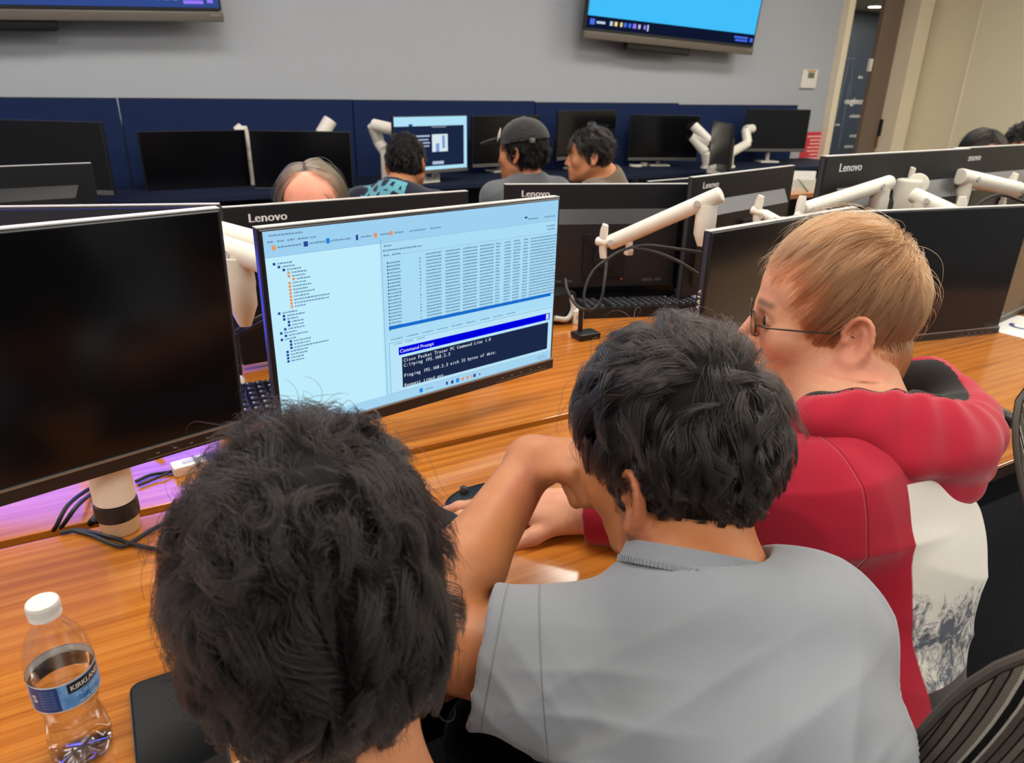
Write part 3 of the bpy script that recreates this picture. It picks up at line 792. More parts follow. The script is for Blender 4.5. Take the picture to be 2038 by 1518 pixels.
# arms between the left and the lit monitor
e = ond(482, 560, 1.22)
for lb, a_, b_, dz in (('upper of two white arm tubes between the left and the lit monitor', (400, 452, 1.30), (575, 500, 1.22), 0), ('lower white arm tube over a tapered joint between the left and the lit monitor', (400, 478, 1.22), (600, 545, 1.13), 0)):
    a, bb = ond(*a_), ond(*b_)
    base = (float(a[0]), max(1.03, float(a[1])), DESK)
    t = thing('monitor_mount', lb, 'monitor arm', base, group='white monitor arms'); L = lambda p: Vector(np.array(p, float) - np.array(base))
    MB().cyl((0, 0, 0), (0, 0, .012), .04, 24, .003).build('clamp_base', M['white_metal'], t, True)
    MB().cyl((0, 0, .012), L((base[0], base[1], a[2])), .02, 20, .003).build('post', M['white_metal'], t, True)
    u = MB().cyl(L(a), L(bb), .0205, 24, .006).build('upper_arm', M['white_metal'], t, True)
    m_ = L(a) + (L(bb) - L(a)) * .37; c = (L(bb) - L(a)).normalized().cross(Vector((0, 0, 1)))
    MB().cyl(m_ - c * .0225, m_ + c * .0225, .0075, 14, .001).build('pivot_screw', M['grey_plastic'], u, True)
    if 'lower' in lb:
        q = L(ond(474, 535, 1.19)); b = MB()
        b.tube([q + Vector((0, 0, -.098)), q + Vector((0, 0, -.062)), q + Vector((0, 0, -.03)), q + Vector((0, 0, -.028)), q + Vector((0, 0, -.02)), q + Vector((0, 0, .02))], [.010, .024, .0245, .0255, .0255, .0235], 24); b.build('elbow_joint', M['white_metal'], t, True)
# the long white arm across the far monitor back
tip, el = ond(1212, 484, 1.62), ond(1408, 408, 1.50)
arm('long white arm reaching left over the back with the silver logo, cables clipped to it', (el[0] + .02, 1.05, DESK), el, tip, .0168, tipdir=(-.2, .6, .0), clip=True, lower=False, ztop=.80)
# a fatter elbow barrel is at the right end; a strut carries it from the clamp
# arm of the angled monitor
tip2, el2 = ond(1520, 425, 1.78), ond(1560, 455, 1.72)
arm('white curved arm head behind the head of the red haired man', (el2[0], 1.06, DESK), el2, tip2, .012, tipdir=(-.2, .6, .1), ztop=.8, lower=False)
# arms on the right
tipA, elA = ond(1596, 418, 1.66), ond(1754, 376, 1.76)
arm('long white arm lying across the monitor back on the right, rounded lower end', (elA[0] + .02, 1.06, DESK), elA, tipA, .0172, tipdir=(-.5, -.2, -.3), ztop=.86, lower=False)
tipB, elB = ond(1822, 366, 1.90), ond(1804, 392, 1.86)
tb_ = arm('thick upright white arm head with a round disc, before the right monitor back', (elB[0], 1.07, DESK), elB - np.array([0, 0, .02]), tipB, .016, tipdir=(.1, .9, 0), ztop=.9, lower=False)
b = MB(); qq = Vector(elB - np.array([elB[0], 1.07, DESK])); b.cyl(qq + Vector((0, 0, -.09)), qq + Vector((0, 0, .045)),   .033, 24, .008); b.build('spring_barrel', M['white_metal'], tb_, True)
b = MB(); qq = Vector(ond(1826, 366, 1.84) - np.array([elB[0], 1.07, DESK])); vd = Vector(-ray(1826, 366)).normalized(); b.cyl(qq - vd * .012, qq + vd * .012, .0265, 24, .004); b.build('pivot_disc', M['white_metal'], tb_, True)
tipC, elC = ond(2026, 378, 2.14), ond(1920, 362, 2.04)
arm('white arm at the right edge with a round end cap and a loop of cable', (elC[0] + .01, 1.07, DESK), elC, tipC, .0235, tipdir=(0, .9, .3), ztop=.9, lower=False, clip=True)
tipD, elD = ond(1900, 425, 1.70), ond(1836, 404, 1.76)
arm('short white arm tube half hidden by the monitor beyond the red hood', (elD[0], 1.06, DESK), elD, tipD, .0185, tipdir=(.3, -.3, 0), ztop=.85, lower=False)
# small arms of the back row
def small_arm(lb, pts, r=.03, base=None):
    P = [ony(a, b_, y) for a, b_, y in pts]; base = base if base is not None else np.array([P[-1][0], P[-1][1], DESK])
    t = thing('monitor_mount', lb, 'monitor arm', base, group='white arms of the back row'); L = lambda p: Vector(np.array(p) - base)
    MB().cyl((0, 0, 0), (0, 0, .015), .05).build('clamp_base', M['white_metal'], t, True)
    MB().cyl((0, 0, .015), L(P[-1]), r * .8).build('post', M['white_metal'], t, True)
    for i in range(len(P) - 1): MB().cyl(L(P[i]), L(P[i + 1]), r, 16, .006).build('arm_tube', M['white_metal'], t, True)
small_arm('white arm end poking up between the two left back monitors', [(470, 262, 4.42), (482, 252, 4.42), (495, 300, 4.44), (497, 320, 4.44)], .026)
small_arm('white arm tube slanting up behind the grey haired head', [(658, 238, 4.3), (640, 268, 4.3), (640, 300, 4.32)], .04)
small_arm('white bent arm left of the lit back monitor', [(784, 258, 4.15), (742, 248, 4.25), (755, 285, 4.28), (766, 300, 4.2)], .034)
small_arm('white forked stand under the lit back monitor', [(868, 345, 4.25), (866, 372, 4.25), (850, 372, 4.25), (848, 384, 4.25)], .026)
small_arm('white forked stand under the monitor right of the man in brown', [(1282, 322, 4.5), (1280, 345, 4.5), (1262, 345, 4.5), (1262, 330, 4.5), (1262, 362, 4.5)], .03)
small_arm('pair of white tubes leaning left of the side-on monitor', [(1380, 250, 4.3), (1412, 282, 4.2), (1378, 272, 4.3), (1404, 304, 4.2), (1408, 330, 4.2)], .036)
small_arm('white bent arm between the side-on monitor and the furthest right one', [(1498, 256, 4.32), (1484, 258, 4.3), (1488, 285, 4.25), (1452, 306, 4.2), (1450, 330, 4.2)], .034)
small_arm('white foot under the side-on monitor', [(1412, 338, 3.95), (1428, 332, 3.95), (1420, 344, 3.95)], .026)

# ------------------------------------------------------------------ cables
def cable(label, pts, r=.0028, group='black cables', n=8, cat='cable'):
    P = spline([np.array(p, float) for p in pts], n); o0 = np.array(P[0])
    b = MB(); b.tube([p - o0 for p in P], r, 8); o = b.build('cable', M['cable'], None, True); o.location = o0; tag(o, label, cat, group); return o
Z = DESK + .004
g = lambda x, y, z=Z: onz(x, y, z)
cable('pair of black cables looping left of the white post, outer one', [g(92, 1068, .70), g(110, 1050), g(140, 1000, .765), ond(205, 955, 1.10), ond(255, 925, 1.12)])
cable('inner black cable looping left of the white post', [g(100, 1068, .70), g(125, 1045), g(160, 1000, .765), ond(215, 962, 1.10), ond(258, 930, 1.12)])
cable('black cable rising behind the white post to the monitor', [g(170, 1052, .70), g(190, 1030), ond(240, 970, 1.12), ond(292, 925, 1.15), ond(318, 880, 1.16)], .005)
cable('black cable dropping into the gap behind the post', [g(185, 1052, .70), g(200, 1030), ond(225, 1000, 1.10), ond(252, 950, 1.13)])
cable('cable crossing the desk below the white post to the dark hair', [g(120, 1060), g(160, 1055), g(225, 1070), g(262, 1082), g(310, 1092), g(345, 1090)])
cable('second cable crossing below the post, sagging under the first', [g(150, 1056), g(185, 1066), g(235, 1086), g(260, 1080), g(300, 1055), g(345, 1032)])
cable('thin cable curving from the left monitor over the purple reflection', [ond(362, 896, 1.2), ond(371, 910, 1.2), g(345, 935), g(300, 956), g(275, 966)], .002)
cable('black cable to the white adapter beside the post', [g(398, 925, DESK + .012), g(340, 938), g(300, 945), g(270, 958)], .0026)
D = 1.57
cable('cable hanging in a loop from the clip on the long arm', [ond(1256, 492, D), ond(1225, 505, D), ond(1180, 540, D), ond(1162, 590, D), ond(1175, 616, D), ond(1195, 600, D), ond(1203, 560, D), ond(1208, 515, D + .03)], .0034)
cable('upper cable running right from the clip on the long arm', [ond(1256, 492, D), ond(1290, 488, D), ond(1340, 494, D), ond(1400, 503, D)], .0034)
cable('lower cable sagging right from the clip on the long arm', [ond(1256, 492, D), ond(1300, 500, D), ond(1350, 520, D), ond(1400, 552, D)], .0034)
cable('cable hanging from the ports under the long arm', [ond(1125, 555, 1.62), ond(1130, 580, 1.6), ond(1150, 610, 1.58), ond(1178, 618, 1.57)], .0034)
cable('cables beside the joint between the left and the lit monitor', [ond(468, 660, 1.28), ond(500, 640, 1.28), ond(540, 620, 1.3)], .004)
cable('second cable beside that joint, just below', [ond(468, 668, 1.29), ond(505, 650, 1.29), ond(540, 632, 1.3)], .004)
cable('cable looping under the arm at the right edge', [ond(1935, 415, 2.05), ond(1965, 395, 2.05), ond(1995, 388, 2.06), ond(2038, 402, 2.08)], .0045)

# ------------------------------------------------------------------ keyboards and mice
KEYM = {}
def keyboard(label, p, rz, w=.44, d=.13, group='black keyboards'):
    full = w > .4
    t = thing('keyboard', label, 'keyboard', p, rz, group)
    b = MB(); b.add([(-w / 2, -d / 2, 0), (w / 2, -d / 2, 0), (w / 2, d / 2, 0), (-w / 2, d / 2, 0), (-w / 2 + .002, -d / 2 + .002, .014), (w / 2 - .002, -d / 2 + .002, .014), (w / 2 - .002, d / 2 - .002, .026), (-w / 2 + .002, d / 2 - .002, .026)],
        [(3, 2, 1, 0), (4, 5, 6, 7), (0, 1, 5, 4), (1, 2, 6, 5), (2, 3, 7, 6), (3, 0, 4, 7)]); b.build('tray', M['blackp'], t)
    rows = [[(i * .019, 1) for i in range(15)] for _ in range(5)]
    def key(x, y, kw):
        k = round(kw, 3)
        if k not in KEYM:
            mb = MB(); a, c = .0085 * kw + (kw - 1) * .001, .0082
            mb.add([(-a, -c, 0), (a, -c, 0), (a, c, 0), (-a, c, 0), (-a + .002, -c + .002, .006), (a - .002, -c + .002, .006), (a - .002, c - .0015, .006), (-a + .002, c - .0015, .006)], [(4, 5, 6, 7), (0, 1, 5, 4), (1, 2, 6, 5), (2, 3, 7, 6), (3, 0, 4, 7)])
            mb.mat(1); mb.quad((-a + .004, .0, .0062), (-a + .0075, .0, .0062), (-a + .0075, .0045, .0062), (-a + .004, .0045, .0062))
            o = mb.build('key', [M['key'], M['keyprint']], t); KEYM[k] = o.data
        else:
            o = bpy.data.objects.new('key', KEYM[k]); COL.objects.link(o); o.parent = t
        o.location = (x, y, .0145 + .012 * (y + d / 2) / d); o.rotation_euler.x = math.atan(.012 / d)
    x0 = -w / 2 + .014
    for r in range(6):
        y = -d / 2 + .016 + r * .0195
        if r == 0:
            for i in (0, 1, 2): key(x0 + i * .019, y, 1)
            key(x0 + .118, y, 6)
            for i in (10, 11, 12, 13): key(x0 + i * .019, y, 1)
        else:
            for i in range(14): key(x0 + i * .019, y, 1)
        if not full: continue
        for i in range(3): key(x0 + .280 + i * .019, y, 1)
        for i in range(4): key(x0 + .350 + i * .0188, y, 1)
    return t
p = onz(505, 815, DESK); keyboard('black keyboard on the far desk in the gap beside the lit monitor', (p[0] - .16, p[1] + .01, DESK), -.03)
p = onz(935, 1045, DESK); keyboard('black keyboard on the near desk between the two dark haired men', (p[0] - .155 * math.cos(.5), p[1] - .155 * math.sin(.5) - .02, DESK), .5, .30)
def mouse(label, p, rz):
    t = thing('mouse', label, 'mouse', p, rz, 'black mice')
    V, F = [], []; n = 20; rows = [(1.0, 0), (1.03, .006), (.97, .014), (.80, .024), (.5, .031), (.2, .0335)]
    for s, z in rows:
        for j in range(n):
            a = 2 * math.pi * j / n; V.append((.030 * s * math.cos(a) * (1 - .08 * math.sin(a)), .054 * s * math.sin(a), z * (1 - .22 * max(0, math.sin(a)))))
    for i in range(len(rows) - 1):
        for j in range(n): F.append((i * n + j, i * n + (j + 1) % n, (i + 1) * n + (j + 1) % n, (i + 1) * n + j))
    F += [tuple(range(n - 1, -1, -1)), tuple((len(rows) - 1) * n + j for j in range(n))]
    b = MB(); b.add(V, F); b.build('shell', M['blackp'], t, 1.2)
    MB().cyl((-.004, .028, .027), (.004, .028, .027), .006, 12).build('scroll_wheel', M['rim'], t, True)
    return t
pm = onz(962, 1008, DESK); mouse('black mouse under the hand of the man in the red hoodie', pm, math.radians(62))
pm2 = onz(1955, 838, DESK); mouse('black mouse on the desk beyond the red hood', pm2, math.radians(50))
cable('thin mouse cable running left from the held mouse', [onz(950, 1003, DESK + .008), onz(925, 1002, Z), onz(890, 1005, Z)], .0018)

# ------------------------------------------------------------------ phones, bottle, papers
def phone(label, c, rz, w=.0735, l=.150):
    t = thing('smartphone', label, 'phone', c, rz, 'smartphones')
    b = MB(); b.prism(rrect(w, l, .011, 6), 0, .0076, axes=(0, 1, 2)); b.build('case', M['blackp'], t)
    b = MB(); b.prism(rrect(w + .0012, l + .0012, .0115, 6), .0022, .0056, axes=(0, 1, 2)); b.build('metal_edge', M['chrome'], t)
    b = MB(); b.prism(rrect(w - .004, l - .004, .0095, 6), .0076, .0082, axes=(0, 1, 2)); b.build('screen', M['phone'], t)
    b = MB(); b.prism(rrect(.018, .005, .0024, 4, 0, l / 2 - .012), .0082, .0083, axes=(0, 1, 2)); b.build('camera_notch', M['ring'], t)
    return t
TL, TR, BR = onz(252, 1385, DESK), onz(372, 1337, DESK), onz(432, 1488, DESK)
rzp = math.atan2(*(BR - TR)[1::-1][::1]) if False else math.atan2((TR - TL)[1], (TR - TL)[0])
cph = onz(345, 1440, DESK)
phone('black smartphone lying on the desk beside the water bottle', (cph[0] + .004, cph[1] - .012, DESK), rzp - math.radians(6))
c2 = onz(1192, 1150, DESK); phone('black smartphone with a silver edge before the grey shirt', (c2[0] - .075, c2[1] - .032, DESK), math.radians(84) - math.pi / 2 + math.radians(78))

# water bottle
bp_ = onz(168, 1492, DESK)
BR_ = .0315
t = thing('water_bottle', 'clear plastic water bottle with a white cap and a blue label', 'bottle', (bp_[0], bp_[1], DESK))
glass = bpy.data.materials.new('clear_plastic'); glass.use_nodes = True
gt = glass.node_tree; gt.nodes.clear(); go_ = gt.nodes.new('ShaderNodeOutputMaterial'); gx = gt.nodes.new('ShaderNodeMixShader'); gtr = gt.nodes.new('ShaderNodeBsdfTransparent'); ggl = gt.nodes.new('ShaderNodeBsdfGlossy'); gf = gt.nodes.new('ShaderNodeMapRange'); glw = gt.nodes.new('ShaderNodeLayerWeight'); glw.inputs[0].default_value = .25; gt.links.new(glw.outputs['Facing'], gf.inputs['Value']); gf.inputs['To Min'].default_value = .03; gf.inputs['To Max'].default_value = .5
gtr.inputs[0].default_value = (.97, .975, .98, 1); ggl.inputs['Roughness'].default_value = .06; gt.links.new(gf.outputs[0], gx.inputs[0]); gt.links.new(gtr.outputs[0], gx.inputs[1]); gt.links.new(ggl.outputs[0], gx.inputs[2]); gt.links.new(gx.outputs[0], go_.inputs[0])
water = bpy.data.materials.new('water'); water.use_nodes = True
wb = water.node_tree.nodes['Principled BSDF']; wb.inputs['Transmission Weight'].default_value = 1; wb.inputs['Roughness'].default_value = 0.0; wb.inputs['IOR'].default_value = 1.10; wb.inputs['Base Color'].default_value = (.985, .99, 1, 1)
out = [(.0, .010), (.010, .006), (.020, .0005), (.027, .0015), (.0305, .008), (.0315, .02), (.0305, .034), (.0285, .048), (.0272, .060), (.0272, .066), (.0282, .074), (.0312, .086), (.0318, .09), (.0318, .126), (.0314, .131)]
out += [(.0318, .135), (.0312, .139), (.0316, .143), (.0308, .148), (.0290, .155), (.0255, .164), (.0205, .173), (.0158, .180), (.0138, .184), (.0132, .187), (.0132, .194)]
inn = [(max(r - .0006, 0), z + (.0006 if z < .02 else 0)) for r, z in out][::-1]
def petal(V):      # five feet at the bottom and dents up the body
    o = []
    for x, y, z in V:
        a = math.atan2(y, x); r = math.hypot(x, y)
        k = 1.0
        if z < .03: z = z + .006 * (0.5 + .5 * math.cos(5 * a)) * min(1, r / .015) * max(0, 1 - z / .03) * (1 if r > .006 else 0)
        if .034 < z < .084: k += .035 * math.sin(6 * a + z * 160) * math.sin((z - .034) / .05 * math.pi) - .02 * abs(math.sin(z * 300))
        o.append((x * k, y * k, z))
    return o
b = MB(); b.lathe(out, 60); b.v = petal(b.v); b.build('bottle_wall', glass, t, 1.2); t.scale = (.80,) * 3
wl = .116
wprof = [(0, .0115)] + [(max(r - .0011, 0), z + .0012) for r, z in out if .0 < z < wl] + [(.0306, wl), (.015, wl), (0, wl)]
b = MB(); b.lathe(wprof, 60); b.v = petal(b.v); b.build('water', water, t, 1.2)
b = MB(); b.lathe([(.0, .2095), (.0135, .2095), (.0148, .2085), (.0152, .206), (.0152, .1975), (.0148, .197), (.0148, .1962), (.0152, .1955), (.0152, .1915), (.0140, .191), (.0, .191)][::-1], 48); cp_ = b.build('cap', M['white'], t, .6)
for k in range(40):
    a = 2 * math.pi * k / 40; b_ = None
rb = MB()
for k in range(60):
    a = 2 * math.pi * k / 60; rb.box((.0153 * math.cos(a), .0153 * math.sin(a), .202), (.0007, .0007, .0075))
rbo = rb.build('cap_ribs', M['white'], cp_); rbo['kind'] = 'stuff'
aF = math.atan2(CAM[1] - bp_[1], CAM[0] - bp_[0])      # the label's front
LR = .0322; Z0, Z1 = .090, .1245
def wrap(s, z, e=0.0): a = aF + s / LR; return ((LR + e) * math.cos(a), (LR + e) * math.sin(a), z)
def band(name, s0, s1, z0, z1, m, e=0.0, parent=None, n=40):
    mb = MB()
    for i in range(n):
        a, c = s0 + (s1 - s0) * i / n, s0 + (s1 - s0) * (i + 1) / n
        mb.quad(wrap(a, z0, e), wrap(c, z0, e), wrap(c, z1, e), wrap(a, z1, e))
    return mb.build(name, m, parent or t, True)
LB = mat('label_blue', (70, 140, 206), .35)
tt = NT(LB); tc = tt.n('ShaderNodeTexCoord'); nz = tt.n('ShaderNodeTexNoise', i={'Scale': 60.0, 'Detail': 3}); tt.l(tc.outputs['Object'], nz.inputs[0]); rp = tt.n('ShaderNodeValToRGB'); rp.color_ramp.elements[0].position = .35; rp.color_ramp.elements[1].position = .7
rp.color_ramp.elements[0].color = (*lin((44, 112, 190)), 1); rp.color_ramp.elements[1].color = (*lin((128, 184, 232)), 1); tt.l(nz.outputs['Fac'], rp.inputs[0]); tt.l(rp.outputs[0], tt.b.inputs['Base Color'])
band('label_back', -math.pi * LR, math.pi * LR, Z0 + .0006, Z1 - .0006, M['white'], -.00035, n=90)
lab = band('label', -math.pi * LR, math.pi * LR, Z0, Z1, LB, 0, n=90)
band('label_edge', -math.pi * LR, math.pi * LR, Z1 - .0015, Z1, M['white'], .0002, lab, 90); band('label_edge', -math.pi * LR, math.pi * LR, Z0, Z0 + .001, M['white'], .0002, lab, 90)
band('label_panel', -.0395, -.0085, Z0 + .001, Z1 - .002, mat('label_dark_blue', (30, 62, 122), .4), .0003, lab)
band('label_name_box', .000, .040, .1095, .1218, mat('label_black', (26, 20, 20), .4), .0003, lab)
def wtext(txt, s, z, size, m, width=None, bold=0.0002):
    mb = MB(); text_to(mb, txt, size, lambda x, y: wrap(s + x, z + y, .0007), width=width, bold=bold); mb.build('label_print', m, lab)
wtext('KIRKLAND', .0025, .1125, .0088, M['txtwhite'], .035, .0004)
wtext('PURIFIED', .006, .1025, .0062, mat('label_pale', (176, 214, 244), .4), .030); wtext('WATER 16.9 FL OZ', .008, .0935, .0036, M['txtwhite'], .028)
for k in range(7): wtext('MADE WITH CARE', -.027, .1175 - k * .0036, .0027, mat('label_pale2', (120, 160, 214), .4), .015, 0)
wtext('S', -.0365, .104, .014, M['txtwhite'], None, .0006)
# paper card at the right edge, adapter by the post, notice and papers at the back
a = onz(2012, 658, DESK); t = thing('paper_card', 'white card with a blue emblem on the desk at the right edge', 'card', (a[0] + .06, a[1] + .005, DESK), .12)
MB().box((0, 0, .001), (.21, .10, .0012)).build('sheet', M['paper'], t)
e_ = MB(); 
for k in range(24):
    a0, a1 = math.radians(70 + k * 12), math.radians(82 + k * 12); r0, r1 = .018, .030
    e_.quad((r0 * math.cos(a0), r0 * math.sin(a0), .0019), (r1 * math.cos(a0), r1 * math.sin(a0), .0019), (r1 * math.cos(a1), r1 * math.sin(a1), .0019), (r0 * math.cos(a1), r0 * math.sin(a1), .0019))
e_.build('emblem', M['navyprint'], t)
a = onz(395, 932, DESK); t = thing('video_adapter', 'small white adapter with a blue plug lying on the desk by the post', 'adapter', (a[0] - .012, a[1], DESK), .15)
MB().box((0, 0, .008), (.05, .028, .016), .003).build('body', M['white'], t, True); MB().box((.045, 0, .008), (.04, .022, .012), .002).build('plug', mat('plug_blue', (40, 84, 190), .4), t, True); MB().box((0, 0, .0165), (.02, .01, .001)).build('mark', M['keyprint'], t)
# clutter on the far desk
a = onz(1128, 650, DESK); t = thing('desk_speaker', 'dark device with a red light and grey hoop on the far desk', 'device', (a[0] - .005, a[1] + .06, DESK))
MB().box((0, 0, .04), (.10, .07, .08), .012).build('body', M['blackp'], t, True); MB().box((-.03, -.0355, .068), (.02, .004, .01)).build('light', M['darkred'], t)
b = MB(); b.tube([Vector(p) for p in spline([(-.02, -.04, .02), (.015, -.045, .015), (.035, -.04, .04), (.03, -.03, .07)], 6)], .007, 10); b.build('hoop', M['grey_plastic'], t, True)
a = onz(1150, 648, DESK); t = thing('white_box', 'small white box on the far desk behind the black hair', 'box', (a[0] + .01, a[1] + .02, DESK), -.3); MB().box((0, 0, .018), (.026, .03, .036), .003).build('body', M['white'], t, True); MB().box((0, -.0155, .02), (.014, .001, .012)).build('mark', M['grey_plastic'], t)
a = onz(1165, 672, DESK); t = thing('cable_stand', 'small black stand with a plug on the far desk behind the black hair', 'stand', (a[0], a[1], DESK)); MB().box((0, 0, .008), (.06, .045, .016), .005).build('foot', M['blackp'], t, True); MB().cyl((-.01, .01, .016), (-.01, .01, .07), .006).build('plug', M['blackp'], t, True)
a = onz(1240, 625, DESK); keyboard('dark keyboard of the far seat under the monitor with the long arm', (a[0] + .02, a[1] + .03, DESK), -.33 + math.pi)
# notice and papers beside the furthest right monitor
a, bq = ony(1588, 326, YW), ony(1644, 262, YW)
t = thing('notice_sign', 'red and white paper notice on the wall behind the furthest right back monitor', 'sign', ((a[0] + bq[0]) / 2, YW, (a[2] + bq[2]) / 2))
_w, _h = bq[0] - a[0], bq[2] - a[2]
MB().box((0, -.003, 0), (_w, .006, _h)).build('sheet', M['red'], t)
for k in range(7): MB().box((.02 + .02 * (k % 2), -.0065, _h * (.36 - .115 * k)), (_w * (.74 - .14 * (k % 3)), .001, _h * .045)).build('print_line', mat('notice_pink', (248, 190, 186), .6), t)
a = ond(1596, 350, 4.28); t = thing('paper_holder', 'clear holder stuffed with white papers below the red notice', 'holder', (a[0], a[1], DESK), -.45)
hh = a[2] - DESK
MB().box((0, .03, hh / 2 - .01), (.19, .012, hh + .07)).build('sheet', M['paper'], t); MB().box((.02, -.005, hh / 2 - .02), (.17, .01, hh)).build('sheet', mat('paper_grey', (196, 196, 182), .8), t); MB().box((0, -.03, hh / 2 - .04), (.19, .008, hh - .05)).build('front_pane', mat('cloudy_plastic', (214, 210, 196), .25, Alpha=.6), t)
for k in range(4): MB().box((-.02 + .02 * k, -.035, hh - .03 - .02 * k), (.05, .002, .006), rot=Matrix.Rotation(.7, 3, 'Y')).build('print_line', mat('print_teal', (96, 130, 120), .6), t)
# ------------------------------------------------------------------ people: shared builders
def skin(name, col, lip, stub=(60, 46, 38), rough=.48):
    m = mat(name, col, rough, spec=.4); t = NT(m)
    t.b.inputs['Subsurface Weight'].default_value = .12; t.b.inputs['Subsurface Radius'].default_value = (.012, .005, .003); t.b.inputs['Subsurface Scale'].default_value = .5
    tc = t.n('ShaderNodeTexCoord'); nz = t.n('ShaderNodeTexNoise', i={'Scale': 26.0, 'Detail': 5, 'Roughness': .65}); t.l(tc.outputs['Object'], nz.inputs[0])
    r = t.n('ShaderNodeValToRGB'); e = r.color_ramp.elements; e[0].position, e[1].position = .32, .7
    c = lin(col); e[0].color = (c[0] * .88, c[1] * .80, c[2] * .76, 1); e[1].color = (min(1, c[0] * 1.06), min(1, c[1] * 1.05), min(1, c[2] * 1.04), 1)
    t.l(nz.outputs['Fac'], r.inputs[0]); last = r.outputs[0]
    for at, cc, k in (('flush', lip, .8), ('brow', stub, .85), ('stubble', stub, .6)):
        a = t.n('ShaderNodeAttribute', attribute_name=at); mx = t.n('ShaderNodeMix', data_type='RGBA'); ml = t.n('ShaderNodeMath', operation='MULTIPLY', i={1: k})
        t.l(a.outputs['Fac'], ml.inputs[0]); t.l(ml.outputs[0], mx.inputs[0]); t.l(last, mx.inputs[6]); mx.inputs[7].default_value = (*lin(cc), 1); last = mx.outputs[2]
    t.l(last, t.b.inputs['Base Color'])
    n2 = t.n('ShaderNodeTexNoise', i={'Scale': 900.0, 'Detail': 2}); t.l(tc.outputs['Object'], n2.inputs[0])
    bp = t.n('ShaderNodeBump', i={'Strength': .12, 'Distance': .0004}); t.l(n2.outputs['Fac'], bp.inputs['Height']); t.l(bp.outputs[0], t.b.inputs['Normal'])
    return m

class Head:
    def __init__(s, C, az, pitch=0, roll=0, sc=1.0):
        az, pitch, roll = map(math.radians, (az, pitch, roll))
        f = np.array([math.cos(az) * math.cos(pitch), math.sin(az) * math.cos(pitch), math.sin(pitch)])
        r = np.cross(f, [0, 0, 1]); r /= np.linalg.norm(r); u = np.cross(r, f)
        r2 = r * math.cos(roll) + u * math.sin(roll); u2 = -r * math.sin(roll) + u * math.cos(roll)     # roll > 0 leans to the person's left
        s.C = np.array(C, float); s.B = np.stack([r2, f, u2]); s.sc = sc
    def w(s, x, y, z): return s.C + s.sc * (x * s.B[0] + y * s.B[1] + z * s.B[2])
    def loc(s, P): return ((P - s.C) @ s.B.T) / s.sc
    def world(s, L): return s.C + s.sc * (L @ s.B)

def add_head(fd, H, ears=True, nose=1.0, jaw=1.0):
    w, sc, B = H.w, H.sc, H.B
    e = lambda c, r, k=.012, mode='u', R=B: fd.ell(w(*c), np.array(r) * sc, R, k * sc, mode)
    c_ = lambda a, b, r1, r2, k=.012, mode='u': fd.cone(w(*a), w(*b), r1 * sc, r2 * sc, k * sc, mode)
    b_ = lambda a, r, k=.01, mode='u': fd.ball(w(*a), r * sc, k * sc, mode)
    e((0, -.012, .045), (.074, .094, .082), .02)
    e((0, .030, .040), (.064, .062, .058), .03)
    e((0, .042, -.030), (.057, .050, .070), .03)
    for q in (-1, 1):
        c_((q * .053, .004, -.050), (q * .016, .076, -.096), .022, .018, .03)
        b_((q * .041, .062, -.020), .023, .03)
        c_((q * .036, .076, .020), (q * .010, .086, .022), .011, .010, .016)
    b_((0, .080, -.098), .018 * jaw, .02)
    for q in (-1, 1): e((q * .033, .096, .004), (.019, .013, .012), .012, 's')
    for q in (-1, 1): e((q * .032, .0785, .006), (.0145, .0125, .0125), .004)
    c_((0, .090, .014), (0, .115 + .004 * (nose - 1), -.029), .0075, .0105 * nose, .012)
    for q in (-1, 1): b_((q * .011, .102, -.034), .0085, .008)
    for q in (-1, 1): b_((q * .006, .110, -.0425), .0035, .003, 's')
    e((0, .078, -.064), (.036, .024, .024), .02)
    e((0, .0965, -.0585), (.022, .010, .0058), .006); e((0, .0945, -.0705), (.019, .010, .0068), .006)
    c_((-.024, .099, -.0645), (.024, .099, -.0645), .0016, .0016, .003, 's')
    if ears:
        for q in (-1, 1):
            n = np.array([q * .90, .36, .10]); n /= np.linalg.norm(n); up = np.array([0, -.22, .97]); up = up - n * (up @ n); up /= np.linalg.norm(up); bk = np.cross(up, n) * (1 if q > 0 else -1)
            if bk[1] > 0: bk = -bk
            ce = np.array([q * .080, -.020, -.004]); Rl = np.stack([n, bk, up]) @ B
            fd.ell(w(*ce), np.array([.0068, .0185, .030]) * sc, Rl, .008 * sc)
            P = lambda th, a, b, o: ce + bk * math.cos(th) * a + up * math.sin(th) * b + n * o
            ring = [w(*P(math.radians(t_), .0180, .0300, .0062)) for t_ in range(-70, 190, 20)]
            fd.chain(ring, [.0036 * sc] * len(ring), .003 * sc)
            e(tuple(ce + n * .0085 - bk * .003 - up * .004), (.0105, .0100, .0135), .003, 's', Rl); e(tuple(ce + n * .0095 + bk * .001 + up * .004), (.0075, .0135, .0235), .003, 's', Rl)
            pass
            ring = [w(*P(math.radians(t_), .0100, .0180, .0035)) for t_ in range(-60, 80, 20)]
            fd.chain(ring, [.0030 * sc] * len(ring), .003 * sc)
            b_(tuple(P(math.radians(-100), .006, .028, .002)), .0075, .008)
            b_(tuple(ce - bk * .013 - up * .004 + n * .004), .0048, .006)

